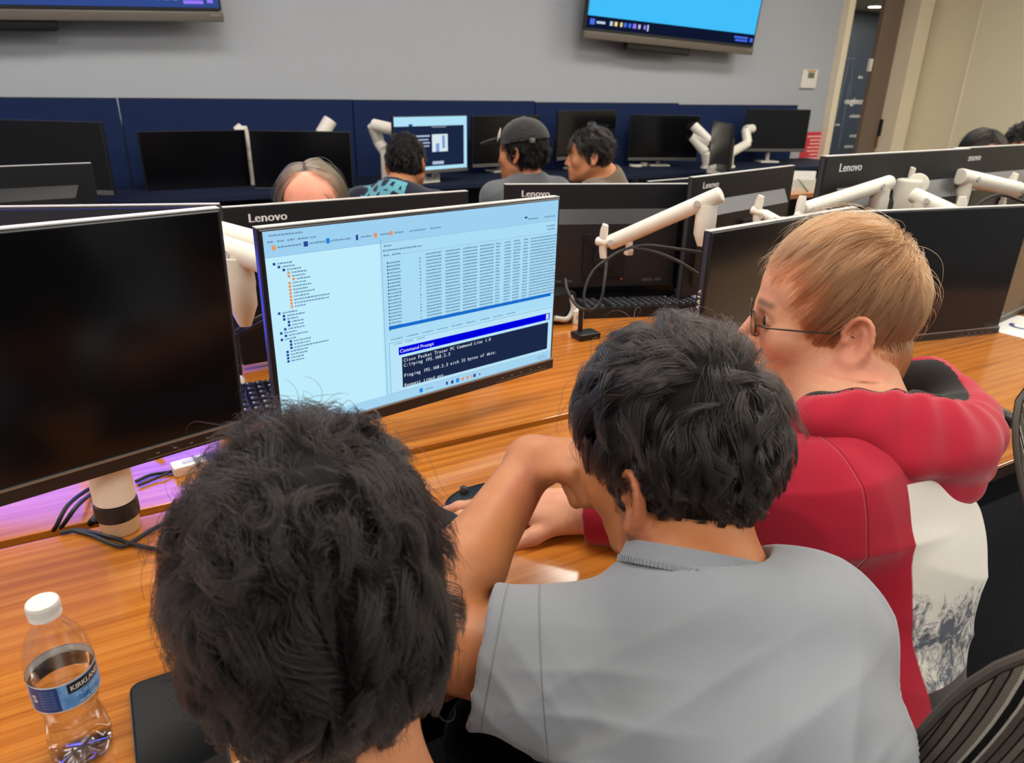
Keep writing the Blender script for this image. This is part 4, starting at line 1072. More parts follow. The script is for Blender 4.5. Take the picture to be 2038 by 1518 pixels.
def head_attrs(H, V, hl=None, lips=True, fade=None):
    L = H.loc(V); x, y, z = L.T
    g = lambda v: np.clip(v, 0, 1)
    flush = g(1.4 - np.sqrt((x / .022) ** 2 + ((z + .0645) / .012) ** 2)) * (y > .075)
    flush = np.maximum(flush, .35 * g(1 - np.sqrt((x / .02) ** 2 + ((z + .03) / .02) ** 2)) * (y > .09))
    flush = np.maximum(flush, .35 * g(1 - np.sqrt(((np.abs(x) - .045) / .025) ** 2 + ((z + .03) / .025) ** 2)) * (y > .03))
    flush = np.maximum(flush, .4 * g((np.abs(x) - .078) / .006) * (np.abs(z) < .05))
    arch = .026 + .004 * np.cos((np.abs(x) - .034) / .02)
    brow = g(1.3 - np.abs(z - arch) / .0055) * g((np.abs(x) - .010) / .004) * g((.052 - np.abs(x)) / .006) * (y > .05)
    brow = np.maximum(brow, g(1.2 - np.sqrt(((np.abs(x) - .032) / .014) ** 2 + ((z - .001) / .0022) ** 2)) * (y > .07))
    st = np.zeros(len(V))
    if fade is not None: st = fade(x, y, z)
    near = (np.abs(x) < .12) & (y > -.15) & (y < .15) & (z > -.14) & (z < .16)
    return dict(flush=flush * near, brow=brow * near, stubble=st * near)

HAIRLINE = ([-.12, -.088, -.080, -.034, -.032, -.004, .02, .045, .066, .085, .12], [-.3, -.3, -.035, -.022, .010, .020, .034, .052, .070, .090, .2])
def hl_side(L, tab=HAIRLINE, off=0):      # negative inside the hair
    return L[..., 1] - np.interp(L[..., 2], tab[0], tab[1]) - off + 0.25 * np.maximum(np.abs(L[..., 0]) - .065, 0) * 0

SCP_C, SCP_R = np.array([0, -.012, .032]), np.array([.0765, .0975, .101])

def hair_mat(name, col, rough=.32, rad=.5, var=.25, ior=1.5):
    m = bpy.data.materials.new(name); m.use_nodes = True; t = m.node_tree; t.nodes.clear()
    h = t.nodes.new('ShaderNodeBsdfHairPrincipled'); o = t.nodes.new('ShaderNodeOutputMaterial')
    h.parametrization = 'COLOR'
    info = t.nodes.new('ShaderNodeHairInfo'); mx = t.nodes.new('ShaderNodeMix'); mx.data_type = 'RGBA'
    c = lin(col); mx.inputs[6].default_value = (*[a * (1 - var) for a in c], 1); mx.inputs[7].default_value = (*[min(1, a * (1 + var)) for a in c], 1)
    t.links.new(info.outputs['Random'], mx.inputs[0]); t.links.new(mx.outputs[2], h.inputs['Color'])
    h.inputs['Roughness'].default_value = rough; h.inputs['Radial Roughness'].default_value = rad
    h.inputs['Random Roughness'].default_value = .3; h.inputs['IOR'].default_value = ior
    t.links.new(h.outputs[0], o.inputs[0]); return m

def strands(name, parent, origin, P, rad, m, taper=.55):
    """P: n x S x 3 world points -> one hair curves object"""
    n, S, _ = P.shape
    hc = bpy.data.hair_curves.new(name); hc.add_curves([S] * n)
    hc.attributes['position'].data.foreach_set('vector', (P - np.array(origin)).astype(np.float32).ravel())
    r = rad if np.ndim(rad) else np.full(n, rad)
    prof = np.interp(np.linspace(0, 1, S), [0, .12, .6, 1], [1.0, 1.0, .9, 1 - taper])
    at = hc.attributes.get('radius') or hc.attributes.new('radius', 'FLOAT', 'POINT')
    at.data.foreach_set('value', (r[:, None] * prof[None]).astype(np.float32).ravel())
    hc.materials.append(m)
    o = bpy.data.objects.new(name, hc); COL.objects.link(o); o.parent = parent; o['kind'] = 'stuff'
    return o

def grow(H, n, S, length, height, flow, seed=1, noise=.3, nfreq=40, clump=.6, K=300, curl=0.0, turns=1.0, mask=None, tab=HAIRLINE, gain=14.0, lenvar=.25, flyaway=0.0, jit=.25, c0=None, r0=None, free=False, hcl=0.0):
    SCP_C = globals()['SCP_C'] if c0 is None else np.array(c0); SCP_R = globals()['SCP_R'] if r0 is None else np.array(r0)
    rg = np.random.RandomState(seed)
    d = rg.normal(size=(n * 3, 3)); d /= np.linalg.norm(d, axis=1)[:, None]
    R0 = SCP_C + SCP_R * d
    ok = hl_side(R0, tab) < 0
    if mask is not None: ok &= mask(R0)
    R0 = R0[ok][:n]; n = len(R0)
    hmax = height(R0); L = length(R0) * (1 + lenvar * rg.uniform(-1, 1, n)); hi = hmax * (0.25 + .75 * rg.rand(n) ** .7)
    fly = rg.rand(n) < flyaway; hi = np.where(fly, hi * 1.7 + .004, hi); 
    ci = rg.choice(n, min(K, n), replace=False); cl = np.zeros(n, int); best = np.full(n, 9.)
    for j0 in range(0, len(ci), 100):
        D = np.linalg.norm(R0[:, None] - R0[ci[j0:j0 + 100]][None], axis=2); a = D.argmin(1); v = D[np.arange(n), a]; b = v < best; best[b] = v[b]; cl[b] = a[b] + j0
    kk = len(ci); hi = hi * (1 - hcl) + hcl * hmax * (.25 + .75 * rg.rand(kk) ** .7)[cl] * rg.uniform(.8, 1.05, n); ph = rg.rand(kk) * 6.28; A1 = rg.normal(size=(kk, 3)); A2 = rg.normal(size=(kk, 3)); tw = turns * (.7 + .6 * rg.rand(kk)); cdir = rg.normal(size=(kk, 3)) * jit
    P = np.zeros((n, S, 3)); P[:, 0] = R0; p = R0.copy(); st = (L / (S - 1))[:, None]; prev = None
    for k in range(1, S):
        t = k / (S - 1)
        q = (p - SCP_C) / SCP_R; nr = np.linalg.norm(q, axis=1); N = q / SCP_R; N /= np.linalg.norm(N, axis=1)[:, None]
        hcur = (nr - 1) * SCP_R.mean()
        F = flow(p); F = F - N * (F * N).sum(1)[:, None]; F /= np.maximum(np.linalg.norm(F, axis=1), 1e-6)[:, None]
        nz = vnoise(p, nfreq, seed + 7)
        C_ = A1[cl] * np.cos(6.28 * tw[cl] * t + ph[cl])[:, None] + A2[cl] * np.sin(6.28 * tw[cl] * t + ph[cl])[:, None]
        tgt = hi * min(1, .35 + 1.6 * t)
        lift = np.clip((tgt - hcur) / (L / gain + 1e-4) * .35, -1.0, 1.4)
        if free: lift = lift * np.clip((p[:, 2] + .03) / .04, 0, 1)
        dr = F + N * lift[:, None] + noise * nz + curl * C_ * .5 + cdir[cl] + np.where(fly, .5, 0.0)[:, None] * nz
        dr /= np.linalg.norm(dr, axis=1)[:, None]
        if prev is not None: dr = dr + prev * .6; dr /= np.linalg.norm(dr, axis=1)[:, None]
        prev = dr; p = p + dr * st
        if not free:
            qq = (p - SCP_C) / SCP_R; nq = np.linalg.norm(qq, axis=1); lim = 1 + np.where(fly, 2.2, 1.25) * np.maximum(hi, .004) / SCP_R.mean(); hiq = nq > lim; p[hiq] = SCP_C + (p[hiq] - SCP_C) * (lim / nq)[hiq][:, None]
        q = (p - SCP_C) / SCP_R; nr = np.linalg.norm(q, axis=1); low = nr < 1.012; p[low] = SCP_C + (p[low] - SCP_C) * (1.012 / nr[low])[:, None]
        P[:, k] = p
    if clump > 0:
        M_ = np.zeros((kk, S, 3)); cnt = np.bincount(cl, minlength=kk).astype(float); np.add.at(M_, cl, P); M_ /= cnt[:, None, None]
        tt_ = np.linspace(0, 1, S) ** .8 * clump; tt_ = tt_[None, :, None] * np.where(fly, .2, rg.uniform(.6, 1.1, n))[:, None, None]
        P = P + (M_[cl] - P) * np.clip(tt_, 0, .93)
    return H.world(P.reshape(-1, 3)).reshape(n, S, 3)

def hair_cap(name, parent, origin, H, height, m, h=.004, tab=HAIRLINE, lump=.004, freq=90, seed=5, extra=None, k=.7, off=0.0):
    """the solid body of the hair under the strands"""
    R = .19 * H.sc; fd = Field(H.C - R, H.C + R, h)
    sl, P = fd.sub(H.C, R * 1.2)
    L = H.loc(P.reshape(-1, 3)); q = (L - SCP_C) / SCP_R; nr = np.linalg.norm(q, axis=1)
    pr = SCP_C + SCP_R * q / np.maximum(nr, 1e-6)[:, None]
    d = (nr - 1) * SCP_R.mean() - height(pr) * k - lump * vnoise(L, freq, seed)[:, 0]
    d = np.maximum(d, hl_side(L, tab, off)); d = np.maximum(d, (.93 - nr) * SCP_R.mean())
    if extra is not None: d = np.maximum(d, extra(L))
    fd.F[sl] = (d * H.sc).reshape(P.shape[:3])
    V, Q = fd.mesh(1)
    return mesh_obj(name, V, Q, m, parent, origin=origin)

def torso(fd, nb, sL, sR, pel, inf=0.0, k=.05, wide=1.0, belly=1.0, dp=1.0):
    nb, sL, sR, pel = [np.array(a, float) for a in (nb, sL, sR, pel)]
    mid = (sL + sR) / 2; lat = (sR - sL) / np.linalg.norm(sR - sL); sp = mid - pel; Ls = np.linalg.norm(sp); sp = sp - lat * (sp @ lat); sp /= np.linalg.norm(sp)
    fw = np.cross(sp, lat); R = np.stack([lat, fw, sp])
    hw = np.linalg.norm(sR - sL) / 2
    fd.ell(mid - sp * .10 - fw * .005, np.array([hw * .98 * wide + inf, .108 * dp + inf, .15 + inf]), R, k)
    fd.ell(mid - sp * Ls * .55, np.array([hw * .84 * wide + inf, .105 * belly * dp + inf, .19 + inf]), R, k)
    fd.ell(pel + sp * .03, np.array([hw * .95 * wide + inf, .118 * dp + inf, .14 + inf]), R, k)
    for s in (sL, sR):
        fd.cone(nb - sp * .03, s + sp * .004 - lat * 0, .052 + inf, .047 + inf, k * .8)
        fd.ball(s, .054 + inf, k * .7)
    fd.cone(nb - sp * .05, mid - sp * .06 - fw * .03, .06 + inf, .08 + inf, k)
    return R, mid

def finger(fd, pts, r0, r1, k=.006):
    n = len(pts); fd.chain(pts, [r0 + (r1 - r0) * i / (n - 1) for i in range(n)], k)

def hand(fd, wrist, axis, normal, side, curls=(25, 30, 34, 40), thumb=35, sc=1.0, spread=5, thumb_curl=20):
    """axis: wrist->knuckles, normal: back of the hand, side: +1 when the thumb lies along axis x normal"""
    a = _n(axis); nn = np.array(normal, float); nn = _n(nn - a * (nn @ a)); t = np.cross(a, nn) * side
    w = np.array(wrist, float); R = np.stack([a, t, nn]); S = sc
    fd.ell(w + a * .045 * S, np.array([.052, .036, .0155]) * S, R, .015)
    fd.cone(w - a * .01 * S, w + a * .025 * S, .024 * S, .024 * S, .02)
    fd.ell(w + a * .030 * S + t * .022 * S - nn * .006 * S, np.array([.032, .016, .015]) * S, R, .014)
    lens = ((.026, .042, .026, .022), (.010, .046, .029, .023), (-.008, .043, .027, .023), (-.025, .034, .021, .020)); kn = (.086, .090, .086, .078)
    for i, (tx_, l1, l2, l3) in enumerate(lens):
        sp = math.radians((1.5 - i) * spread); d = a * math.cos(sp) + t * math.sin(sp)
        p = w + a * kn[i] * S + t * tx_ * S; pts = [w + a * .05 * S + t * tx_ * .8 * S, p]; c = math.radians(curls[i]); ang = c * .8
        for l in (l1, l2, l3):
            p = p + (d * math.cos(ang) - nn * math.sin(ang)) * l * S; pts.append(p); ang += c
        finger(fd, pts, .0100 * S, .0070 * S)
    th = math.radians(thumb); d = a * math.cos(th) + t * math.sin(th); p = w + a * .022 * S + t * .026 * S - nn * .006 * S; pts = [p]; ang = 0
    for l in (.036, .032, .026):
        dd = d * math.cos(ang) - t * math.sin(ang) * .6 - nn * .25; p = p + _n(dd) * l * S; pts.append(p); ang += math.radians(thumb_curl)
    finger(fd, pts, .0125 * S, .0085 * S)

def eyes(H, parent, origin, iris=(70, 48, 34)):
    if 'eye' not in M: M['eye'] = mat('eye_white', (226, 220, 212), .15); M['iris'] = mat('iris_brown', iris, .15); M['pupil'] = mat('pupil', (8, 8, 8), .1)
    for q in (-1, 1):
        c = H.w(q * .032, .0805, .0055) - origin; r = .0118 * H.sc; f = H.B[1]
        b = MB(); rot = Matrix([H.B[0], H.B[1], H.B[2]]).transposed()
        prof = [(r * math.sin(a), r * math.cos(a)) for a in np.linspace(math.pi, 0, 12)]
        for i in range(len(prof)): pass
        b.M = Matrix.Translation(Vector(c)) @ rot.to_4x4() @ Matrix.Rotation(-math.pi / 2, 4, 'X')
        b.lathe(prof[:9], 16); b.mat(1).lathe(prof[8:11], 16); b.mat(2).lathe(prof[10:], 16)
        b.build('eye', [M['eye'], M['iris'], M['pupil']], parent, True)

def fabric(name, col, rough=.9, scale=1400, strength=.25, colvar=.06, sheen=.3):
    m = mat(name, col, rough, spec=.2); m.node_tree.nodes['Principled BSDF'].inputs['Sheen Weight'].default_value = sheen
    return bump(m, scale, strength, .0006, colvar=colvar)

def trousers(parent, origin, pel, knees, feet, m, r=(.085, .06, .05)):
    fd = Field(np.min([pel, *knees, *feet], 0) - .16, np.max([pel, *knees, *feet], 0) + .16, .009)
    pel = np.array(pel, float); lat = _n(np.array(knees[1]) - np.array(knees[0])) * .085
    fd.ell(pel, np.array([.165, .14, .12]), None, .05)
    for i, s in enumerate((-1, 1)):
        fd.cone(pel + s * lat, knees[i], r[0], r[1], .05); fd.cone(knees[i], feet[i], r[1], r[2], .03)
    V, Q = fd.mesh(2); return mesh_obj('trousers', V, Q, m, parent, origin=origin)

def shoes(parent, origin, feet, fwd, m):
    for f in feet:
        b = MB(); b.M = Matrix.Translation(Vector(np.array(f) - np.array(origin))); f3 = Vector((fwd[0], fwd[1], 0)).normalized()
        b.tube([-f3 * .06 + Vector((0, 0, -.03)), f3 * .02 + Vector((0, 0, -.03)), f3 * .14 + Vector((0, 0, -.045)), f3 * .19 + Vector((0, 0, -.05))], [.045, .05, .042, .02], 14); b.build('shoe', m, parent, True)

def wrinkles(R, mid, folds):
    """cloth folds: list of (lateral, up) directions"""
    def f(V, N):
        L = (V - mid) @ R.T; d = np.zeros(len(V)); nz = vnoise(V, 16, 3, 2)[:, 0]; nz2 = vnoise(V, 34, 8, 2)[:, 1]
        for (cl, cu, fr, amp, ctr, ext, ph) in folds:
            u = (L[:, 0] * cl + L[:, 2] * cu) * fr + nz * 1.3 + ph
            m = np.exp(-(((L - np.array(ctr)) / np.array(ext)) ** 2).sum(1))
            d += amp * m * ((1 - np.abs(np.sin(u * .5))) ** 1.5 * 1.5 - .55)
        return d + .0012 * nz2
    return f
# ------------------------------------------------------------------ the three men at the near desk
M['hair_black'] = hair_mat('hair_black', (19, 15, 13), .36, .5, .4, 1.40)
M['hair_black2'] = hair_mat('hair_black_shiny', (24, 20, 18), .27, .4, .4, 1.48)
M['hair_ginger'] = hair_mat('hair_ginger', (138, 92, 58), .32, .5, .45, 1.5)
M['cap_black'] = mat('hair_body_black', (14, 12, 11), .7, spec=.15)
M['cap_ginger'] = mat('hair_body_ginger', (116, 76, 46), .7, spec=.15)
M['skin2'] = skin('skin_tan', (184, 120, 76), (170, 92, 76))
M['skin1'] = skin('skin_brown', (192, 130, 90), (170, 92, 80))
M['skin3'] = skin('skin_fair', (218, 158, 124), (208, 108, 96), (110, 74, 50))
M['denim'] = fabric('trousers_dark', (32, 33, 40)); M['shoe'] = mat('shoe_dark', (30, 30, 32), .6)

const = lambda v: (lambda r: np.full(len(r), v))
def attr_mask(t, name): return t.n('ShaderNodeAttribute', attribute_name=name).outputs['Fac']
def seam_line(m, attrs, w=.0016):
    """stitched seams: dips along attribute = 0"""
    t = NT(m); bp = t.b.inputs['Normal'].links[0].from_node
    prev = None
    for a in attrs:
        ab = t.n('ShaderNodeMath', operation='ABSOLUTE'); t.l(attr_mask(t, a), ab.inputs[0])
        mr = t.n('ShaderNodeMapRange', interpolation_type='SMOOTHSTEP', i={'From Min': 0.0, 'From Max': w, 'To Min': 0.0, 'To Max': 1.0}); t.l(ab.outputs[0], mr.inputs['Value'])
        if prev is None: prev = mr.outputs[0]
        else:
            mn = t.n('ShaderNodeMath', operation='MINIMUM'); t.l(prev, mn.inputs[0]); t.l(mr.outputs[0], mn.inputs[1]); prev = mn.outputs[0]
    b2 = t.n('ShaderNodeBump', i={'Strength': .9, 'Distance': .0016}); t.l(prev, b2.inputs['Height']); t.l(bp.outputs[0], b2.inputs['Normal']); t.l(b2.outputs[0], t.b.inputs['Normal'])

def person(label, base): return thing('person', label, 'person', base)

# ---------- man in the grey T-shirt
def man_grey():
    H = Head((.470, .488, .940), 97, -15, 2, 1.0)
    nb, sL, sR, pel = np.array((.434, .412, .868)), np.array((.322, .450, .766)), np.array((.522, .343, .812)), np.array((.435, .150, .50))
    org = np.array([pel[0], pel[1], 0.0]); t = person('man with thick black hair and grey T-shirt, chin on his hand, seen from behind', org)
    el, wr = np.array((.198, .542, .785)), ond(1062, 915, .865)
    elR, wrR = np.array((.63, .50, .67)), np.array((.52, .64, .65))
    fd = Field((.05, .0, .42), (.75, .86, 1.14), .0028)
    add_head(fd, H)
    R, mid = torso(fd, nb, sL, sR, pel, 0)
    fd.cone(H.w(0, -.022, -.030), nb - R[2] * .01, .053, .059, .03); fd.cone(H.w(0, .02, -.07), nb + R[1] * .02, .042, .055, .03)
    fm = el * .62 + wr * .38 + np.array([0, .0, -.004])
    fd.chain([sL, el], [.050, .042], .03); fd.chain([el, fm, wr], [.040, .041, .0275], .02)
    fd.chain([sR, elR, wrR], [.052, .044, .030], .03)
    knu = ond(1150, 918, .815)
    hand(fd, wr, knu - wr, ray(1100, 300) * -1 * .2 + np.array([-.2, .3, 1]), -1, curls=(84, 88, 90, 92), thumb_curl=45, thumb=5, sc=1.0)
    hand(fd, wrR, np.array([-.6, .8, -.1]), (0, 0, 1), -1)
    V, Q = fd.mesh(1)
    def fade(x, y, z): return np.clip((.035 - np.abs(hl_side(np.stack([x, y, z], 1)) - .012)) / .03, 0, 1) * (y < .03) * (z < .05) * (np.abs(x) < .1)
    mesh_obj('body', V, Q, M['skin2'], t, head_attrs(H, V, fade=fade), org)
    eyes(H, t, org)
    # shirt
    fs = Field((.03, .0, .42), (.78, .72, 1.0), .0042)
    torso(fs, nb, sL, sR, pel, .014, .05, 1.14)
    ud = (el - sL) / np.linalg.norm(el - sL); hem = sL + ud * .088
    fs.flatcone(sL - ud * .02, hem, .066, .070, .04); udR = _n(elR - sR); fs.flatcone(sR - udR * .02, sR + udR * .2, .068, .064, .04)
    hip = ond(1612, 1500, .62); fs.cone(sR - R[0] * .01 - R[1] * .03, hip, .058, .062, .05); fs.cone(hip, pel + R[0] * .12, .062, .10, .05)
    fs.cone(hem - ud * .02, hem + ud * .05, .058, .062, .006, 's'); fs.cone(sR + udR * .18, sR + udR * .25, .053, .055, .006, 's')
    na = _n(H.w(0, -.03, -.03) - nb); na = _n(na * .75 + np.array([0, 0, .45]) + R[1] * .1); rc = nb + na * .016
    fs.flatcone(rc - na * .012, rc + na * .2, .067, .075, .006, 's'); fs.cone(rc - na * .05, rc, .055, .062, .008, 's')
    fw = R[1]
    folds = [(-.48, .88, 88, .0140, (.09, -.1, -.28), (.22, .3, .17), 0), (-.34, .94, 120, .0070, (-.05, -.1, -.16), (.2, .3, .14), 1.0), (.15, 1, 170, .0060, (-.10, -.05, -.10), (.07, .2, .10), .5), (-.9, .4, 110, .0070, (.14, -.1, -.10), (.08, .3, .1), .3),
             (.9, .5, 210, .0022, (-.19, .0, -.02), (.08, .2, .06), .2)]
    V, Q = fs.mesh(2, wrinkles(R, mid, folds))
    L = (V - mid) @ R.T
    n_arm = _n(R[0] * -.86 + np.array([0, 0, -.1]) + ud * .7)
    at = dict(seamL=((V - (sL + ud * .022)) @ n_arm), hem=((V - hem) @ ud) + .014)
    ms = fabric('tee_grey', (132, 136, 141), .92, 1500, .3, .05); seam_line(ms, ['seamL', 'hem'])
    so = mesh_obj('t_shirt', V, Q, ms, t, at, org)
    # ribbed collar
    e1 = _n(np.cross(na, R[1])); e2 = np.cross(na, e1); cb = MB(); n = 72
    prof = [(.0625, .014), (.0645, .0155), (.0665, .014), (.0705, .001), (.0715, -.006), (.0675, -.006), (.0640, .004)]
    for j in range(n):
        a = 2 * math.pi * j / n; rd = math.cos(a) * e1 + math.sin(a) * e2
        for r, z in prof: cb.v.append(tuple(rc + rd * r + na * (z - .008) - org))
    m_ = len(prof)
    for j in range(n):
        for i in range(m_): cb.f.append((j * m_ + i, j * m_ + (i + 1) % m_, ((j + 1) % n) * m_ + (i + 1) % m_, ((j + 1) % n) * m_ + i)); cb.m.append(0)
    cb.build('collar', fabric('tee_collar', (128, 132, 138), .92, 900, .5, .08), so, 1.5)
    sb = MB()
    for j in range(110):
        a = 2 * math.pi * j / 110; rd = Vector(math.cos(a) * e1 + math.sin(a) * e2); tg = Vector(-math.sin(a) * e1 + math.cos(a) * e2); c = Vector(rc - org + na * (-.0115)) + rd * .0722
        sb.tube([c - Vector(na) * .003, c + Vector(na) * .003], .0007, 4)
    st = sb.build('collar_stitches', mat('stitch_grey', (140, 146, 154), .8), so); st['kind'] = 'stuff'
    # hair
    def length(r): return np.interp(r[:, 2], [-.07, -.03, .0, .03, .06, .10], [.010, .015, .022, .036, .064, .085])
    def height(r): return np.interp(r[:, 2], [-.07, -.03, .02, .06, .10, .14], [.004, .009, .015, .022, .030, .034])
    tab = (HAIRLINE[0], [v - .000 for v in HAIRLINE[1]])
    hc = hair_cap('hair', t, org, H, height, M['cap_black'], .0035, lump=.003, freq=80, k=.36)
    crown = np.array([.01, -.055, .125])
    def flow(p):
        d = p - crown; d = d / np.maximum(np.linalg.norm(d, axis=1), .02)[:, None]
        top = np.clip((p[:, 2] - .05) / .05, 0, 1)[:, None]
        return d + np.array([0, .25, -.1]) * top + np.array([0, 0, -.6]) * (1 - top) + .5 * vnoise(p, 30, 21)
    o = strands('hair_strands', hc, org, grow(H, 24000, 16, length, height, flow, 11, .26, 42, .80, 460, .75, .9, lenvar=.3, flyaway=.008, jit=.30, hcl=.55), .00024, M['hair_black2'])
    near = lambda r: np.linalg.norm(r - crown, axis=1) < .055
    strands('hair_strands', hc, org, grow(H, 3500, 12, lambda r: np.full(len(r), .06), lambda r: height(r) * 1.05, lambda p: np.array([.25, 1, 0]) + .8 * vnoise(p, 30, 5), 61, .3, 45, .75, 130, .5, .9, mask=near, jit=.3), .00021, M['hair_black2'])
    def len2(r): return np.full(len(r), .012)
    strands('hair_strands', hc, org, grow(H, 9000, 5, len2, lambda r: height(r) * .8, flow, 14, .25, 60, .15, 500, .1, mask=lambda r: r[:, 2] < .035, tab=(HAIRLINE[0], [v + .004 for v in HAIRLINE[1]])), .00016, M['hair_black'])
    trousers(t, org, pel, ((.33, .62, .50), (.60, .58, .50)), ((.36, .60, .09), (.58, .56, .09)), M['denim']); shoes(t, org, ((.36, .62, .075), (.58, .58, .075)), (0, 1), M['shoe'])
    return H
H2 = man_grey()

# ---------- man in the red hoodie
def man_red():
    H = Head((.812, .592, 1.024), 137, -4, 0, .955)
    nb, sL, sR, pel = np.array((.795, .522, .930)), np.array((.705, .476, .838)), np.array((.925, .535, .795)), np.array((.715, .385, .52))
    org = np.array([pel[0], pel[1], 0.0]); t = person('red haired man with glasses in a red hoodie, in profile', org)
    el, wr = np.array((.610, .575, .792)), onz(1150, 1018, DESK + .030)
    elR, wrR = np.array((.95, .50, .62)), np.array((.85, .66, .60))
    fd = Field((.33, .28, .60), (1.10, .92, 1.18), .0023)
    add_head(fd, H, nose=1.05)
    R, mid = torso(fd, nb, sL, sR, pel, 0, dp=.86)
    fd.cone(H.w(0, -.022, -.030), nb - R[2] * .01, .054, .060, .03); fd.cone(H.w(0, .03, -.075), nb + R[1] * .02, .040, .055, .03)
    fd.chain([sL, el, wr], [.045, .038, .026], .02); fd.chain([sR, elR, wrR], [.045, .04, .028], .02)
    kn = onz(1040, 1000, DESK + .030)
    hand(fd, wr, kn - wr, (0.05, -.15, 1), -1, curls=(10, 10, 12, 16), thumb=40, sc=1.02, spread=4)
    hand(fd, wrR, np.array([-.6, .8, -.1]), (0, 0, 1), 1)
    V, Q = fd.mesh(1, None, .35); L3 = H.loc(V)
    mesh_obj('body', V, Q, M['skin3'], t, head_attrs(H, V), org)
    eyes(H, t, org)
    # hoodie
    fs = Field((.45, .05, .40), (1.20, .85, 1.02), .0042)
    torso(fs, nb - np.array((0, 0, .03)), sL, sR, pel, .024, .06, dp=.86)
    cuff = wr + _n(el - wr) * .012
    fs.chain([sL, el], [.070, .060], .04); fs.flatcone(el + _n(el - cuff) * .02, cuff, .060, .043, .02)
    fs.chain([sR, elR, wrR], [.070, .060, .048], .04)
    fs.cone(cuff + _n(cuff - el) * .02, cuff - _n(cuff - el) * .05, .036, .033, .004, 's')
    na = _n(H.w(0, -.03, -.03) - nb); fs.flatcone(nb + na * .005, nb + na * .2, .070, .085, .01, 's')
    fs.cone(nb - na * .05, nb + na * .03, .060, .064, .008, 's')
    folds = [(-.3, 1, 75, .0050, (-.15, .0, -.02), (.10, .3, .07), .2), (.35, 1, 80, .0030, (.05, -.1, -.16), (.16, .3, .12), .8), (1, .3, 90, .004, (-.2, .1, -.05), (.08, .2, .1), 0), (.1, 1, 110, .006, (.05, -.1, -.34), (.2, .3, .06), 0)]
    V, Q = fs.mesh(2, wrinkles(R, mid, folds)); L = (V - mid) @ R.T
    mh = fabric('hoodie_red', (168, 26, 48), .88, 1300, .25, .08, .2); T = NT(mh)
    base = T.b.inputs['Base Color'].links[0].from_socket
    lat, upa, fwa = attr_mask(T, 'lat'), attr_mask(T, 'up'), attr_mask(T, 'fwd')
    def step(sock, a, b):
        mr = T.n('ShaderNodeMapRange', interpolation_type='LINEAR', i={'From Min': a, 'From Max': b, 'To Min': 0.0, 'To Max': 1.0}); T.l(sock, mr.inputs['Value']); return mr.outputs[0]
    def mul(*ss):
        r = ss[0]
        for s_ in ss[1:]:
            m_ = T.n('ShaderNodeMath', operation='MULTIPLY'); T.l(r, m_.inputs[0]); T.l(s_, m_.inputs[1]); r = m_.outputs[0]
        return r
    def mixc(f, a, col):
        mx = T.n('ShaderNodeMix', data_type='RGBA'); T.l(f, mx.inputs[0]); T.l(a, mx.inputs[6])
        if isinstance(col, tuple): mx.inputs[7].default_value = (*lin(col), 1)
        else: T.l(col, mx.inputs[7])
        return mx.outputs[2]
    e_ = .0008
    lower = T.n('ShaderNodeMath', operation='MULTIPLY_ADD', i={1: -.55, 2: PAN['right']}); T.l(upa, lower.inputs[0])      # the right edge slants
    d_ = T.n('ShaderNodeMath', operation='SUBTRACT'); T.l(lower.outputs[0], d_.inputs[0]); T.l(lat, d_.inputs[1])
    back = mul(step(fwa, PAN['fwd'] + e_, PAN['fwd'] - e_), step(upa, PAN['top'] + e_, PAN['top'] - e_))
    pan = mul(step(lat, PAN['left'] - e_, PAN['left'] + e_), step(d_.outputs[0], -e_, e_), back)
    white = mul(pan, step(upa, PAN['bot'] - e_, PAN['bot'] + e_)); grey = mul(pan, step(upa, PAN['bot2'] - e_, PAN['bot2'] + e_), step(upa, PAN['bot'] + e_, PAN['bot'] - e_))
    tc = T.n('ShaderNodeTexCoord'); nz = T.n('ShaderNodeTexNoise', i={'Scale': 34.0, 'Detail': 8, 'Roughness': .72, 'Distortion': 1.4}); T.l(tc.outputs['Object'], nz.inputs[0])
    wm = T.n('ShaderNodeMath', operation='ADD'); T.l(nz.outputs['Fac'], wm.inputs[0])
    band_ = T.n('ShaderNodeMapRange', i={'From Min': PAN['w0'], 'From Max': PAN['w1'], 'To Min': -.30, 'To Max': .05}); T.l(upa, band_.inputs['Value']); T.l(band_.outputs[0], wm.inputs[1])
    foam = T.n('ShaderNodeValToRGB'); el_ = foam.color_ramp.elements; el_[0].position, el_[1].position = .44, .60; el_[0].color = (*lin((224, 220, 210)), 1); el_[1].color = (*lin((84, 92, 104)), 1); T.l(wm.outputs[0], foam.inputs[0])
    c = mixc(white, base, foam.outputs[0]); c = mixc(grey, c, (52, 48, 46)); T.l(c, T.b.inputs['Base Color'])
    ud = _n(el - sL); nA = _n(R[0] * -.8 + ud * .55)
    at = dict(lat=L[:, 0], up=L[:, 2], fwd=L[:, 1], seamL=(V - (sL + ud * .02)) @ nA, cuffseam=(V - cuff) @ _n(el - cuff) - .055)
    seam_line(mh, ['seamL', 'cuffseam'], .0022)
    ho = mesh_obj('hoodie', V, Q, mh, t, at, org)
    # the hood lying on his back: a bag with a rolled rim and a dark lining
    mred = fabric('hood_red', (170, 27, 49), .88, 1300, .25, .08, .2); mlin = fabric('hood_lining', (34, 31, 29), .95, 1100, .3, .12, .1)
    hd = Field((.60, .28, .78), (1.16, .74, 1.06), .003)
    ctl = [(1600, 852, .89, .026), (1640, 838, .878, .030), (1700, 838, .872, .034), (1760, 846, .872, .039), (1815, 862, .876, .045), (1865, 880, .89, .050), (1898, 880, .92, .050), (1908, 850, .965, .044), (1890, 800, 1.01, .036), (1850, 765, 1.04, .032), (1790, 750, 1.06, .030)]
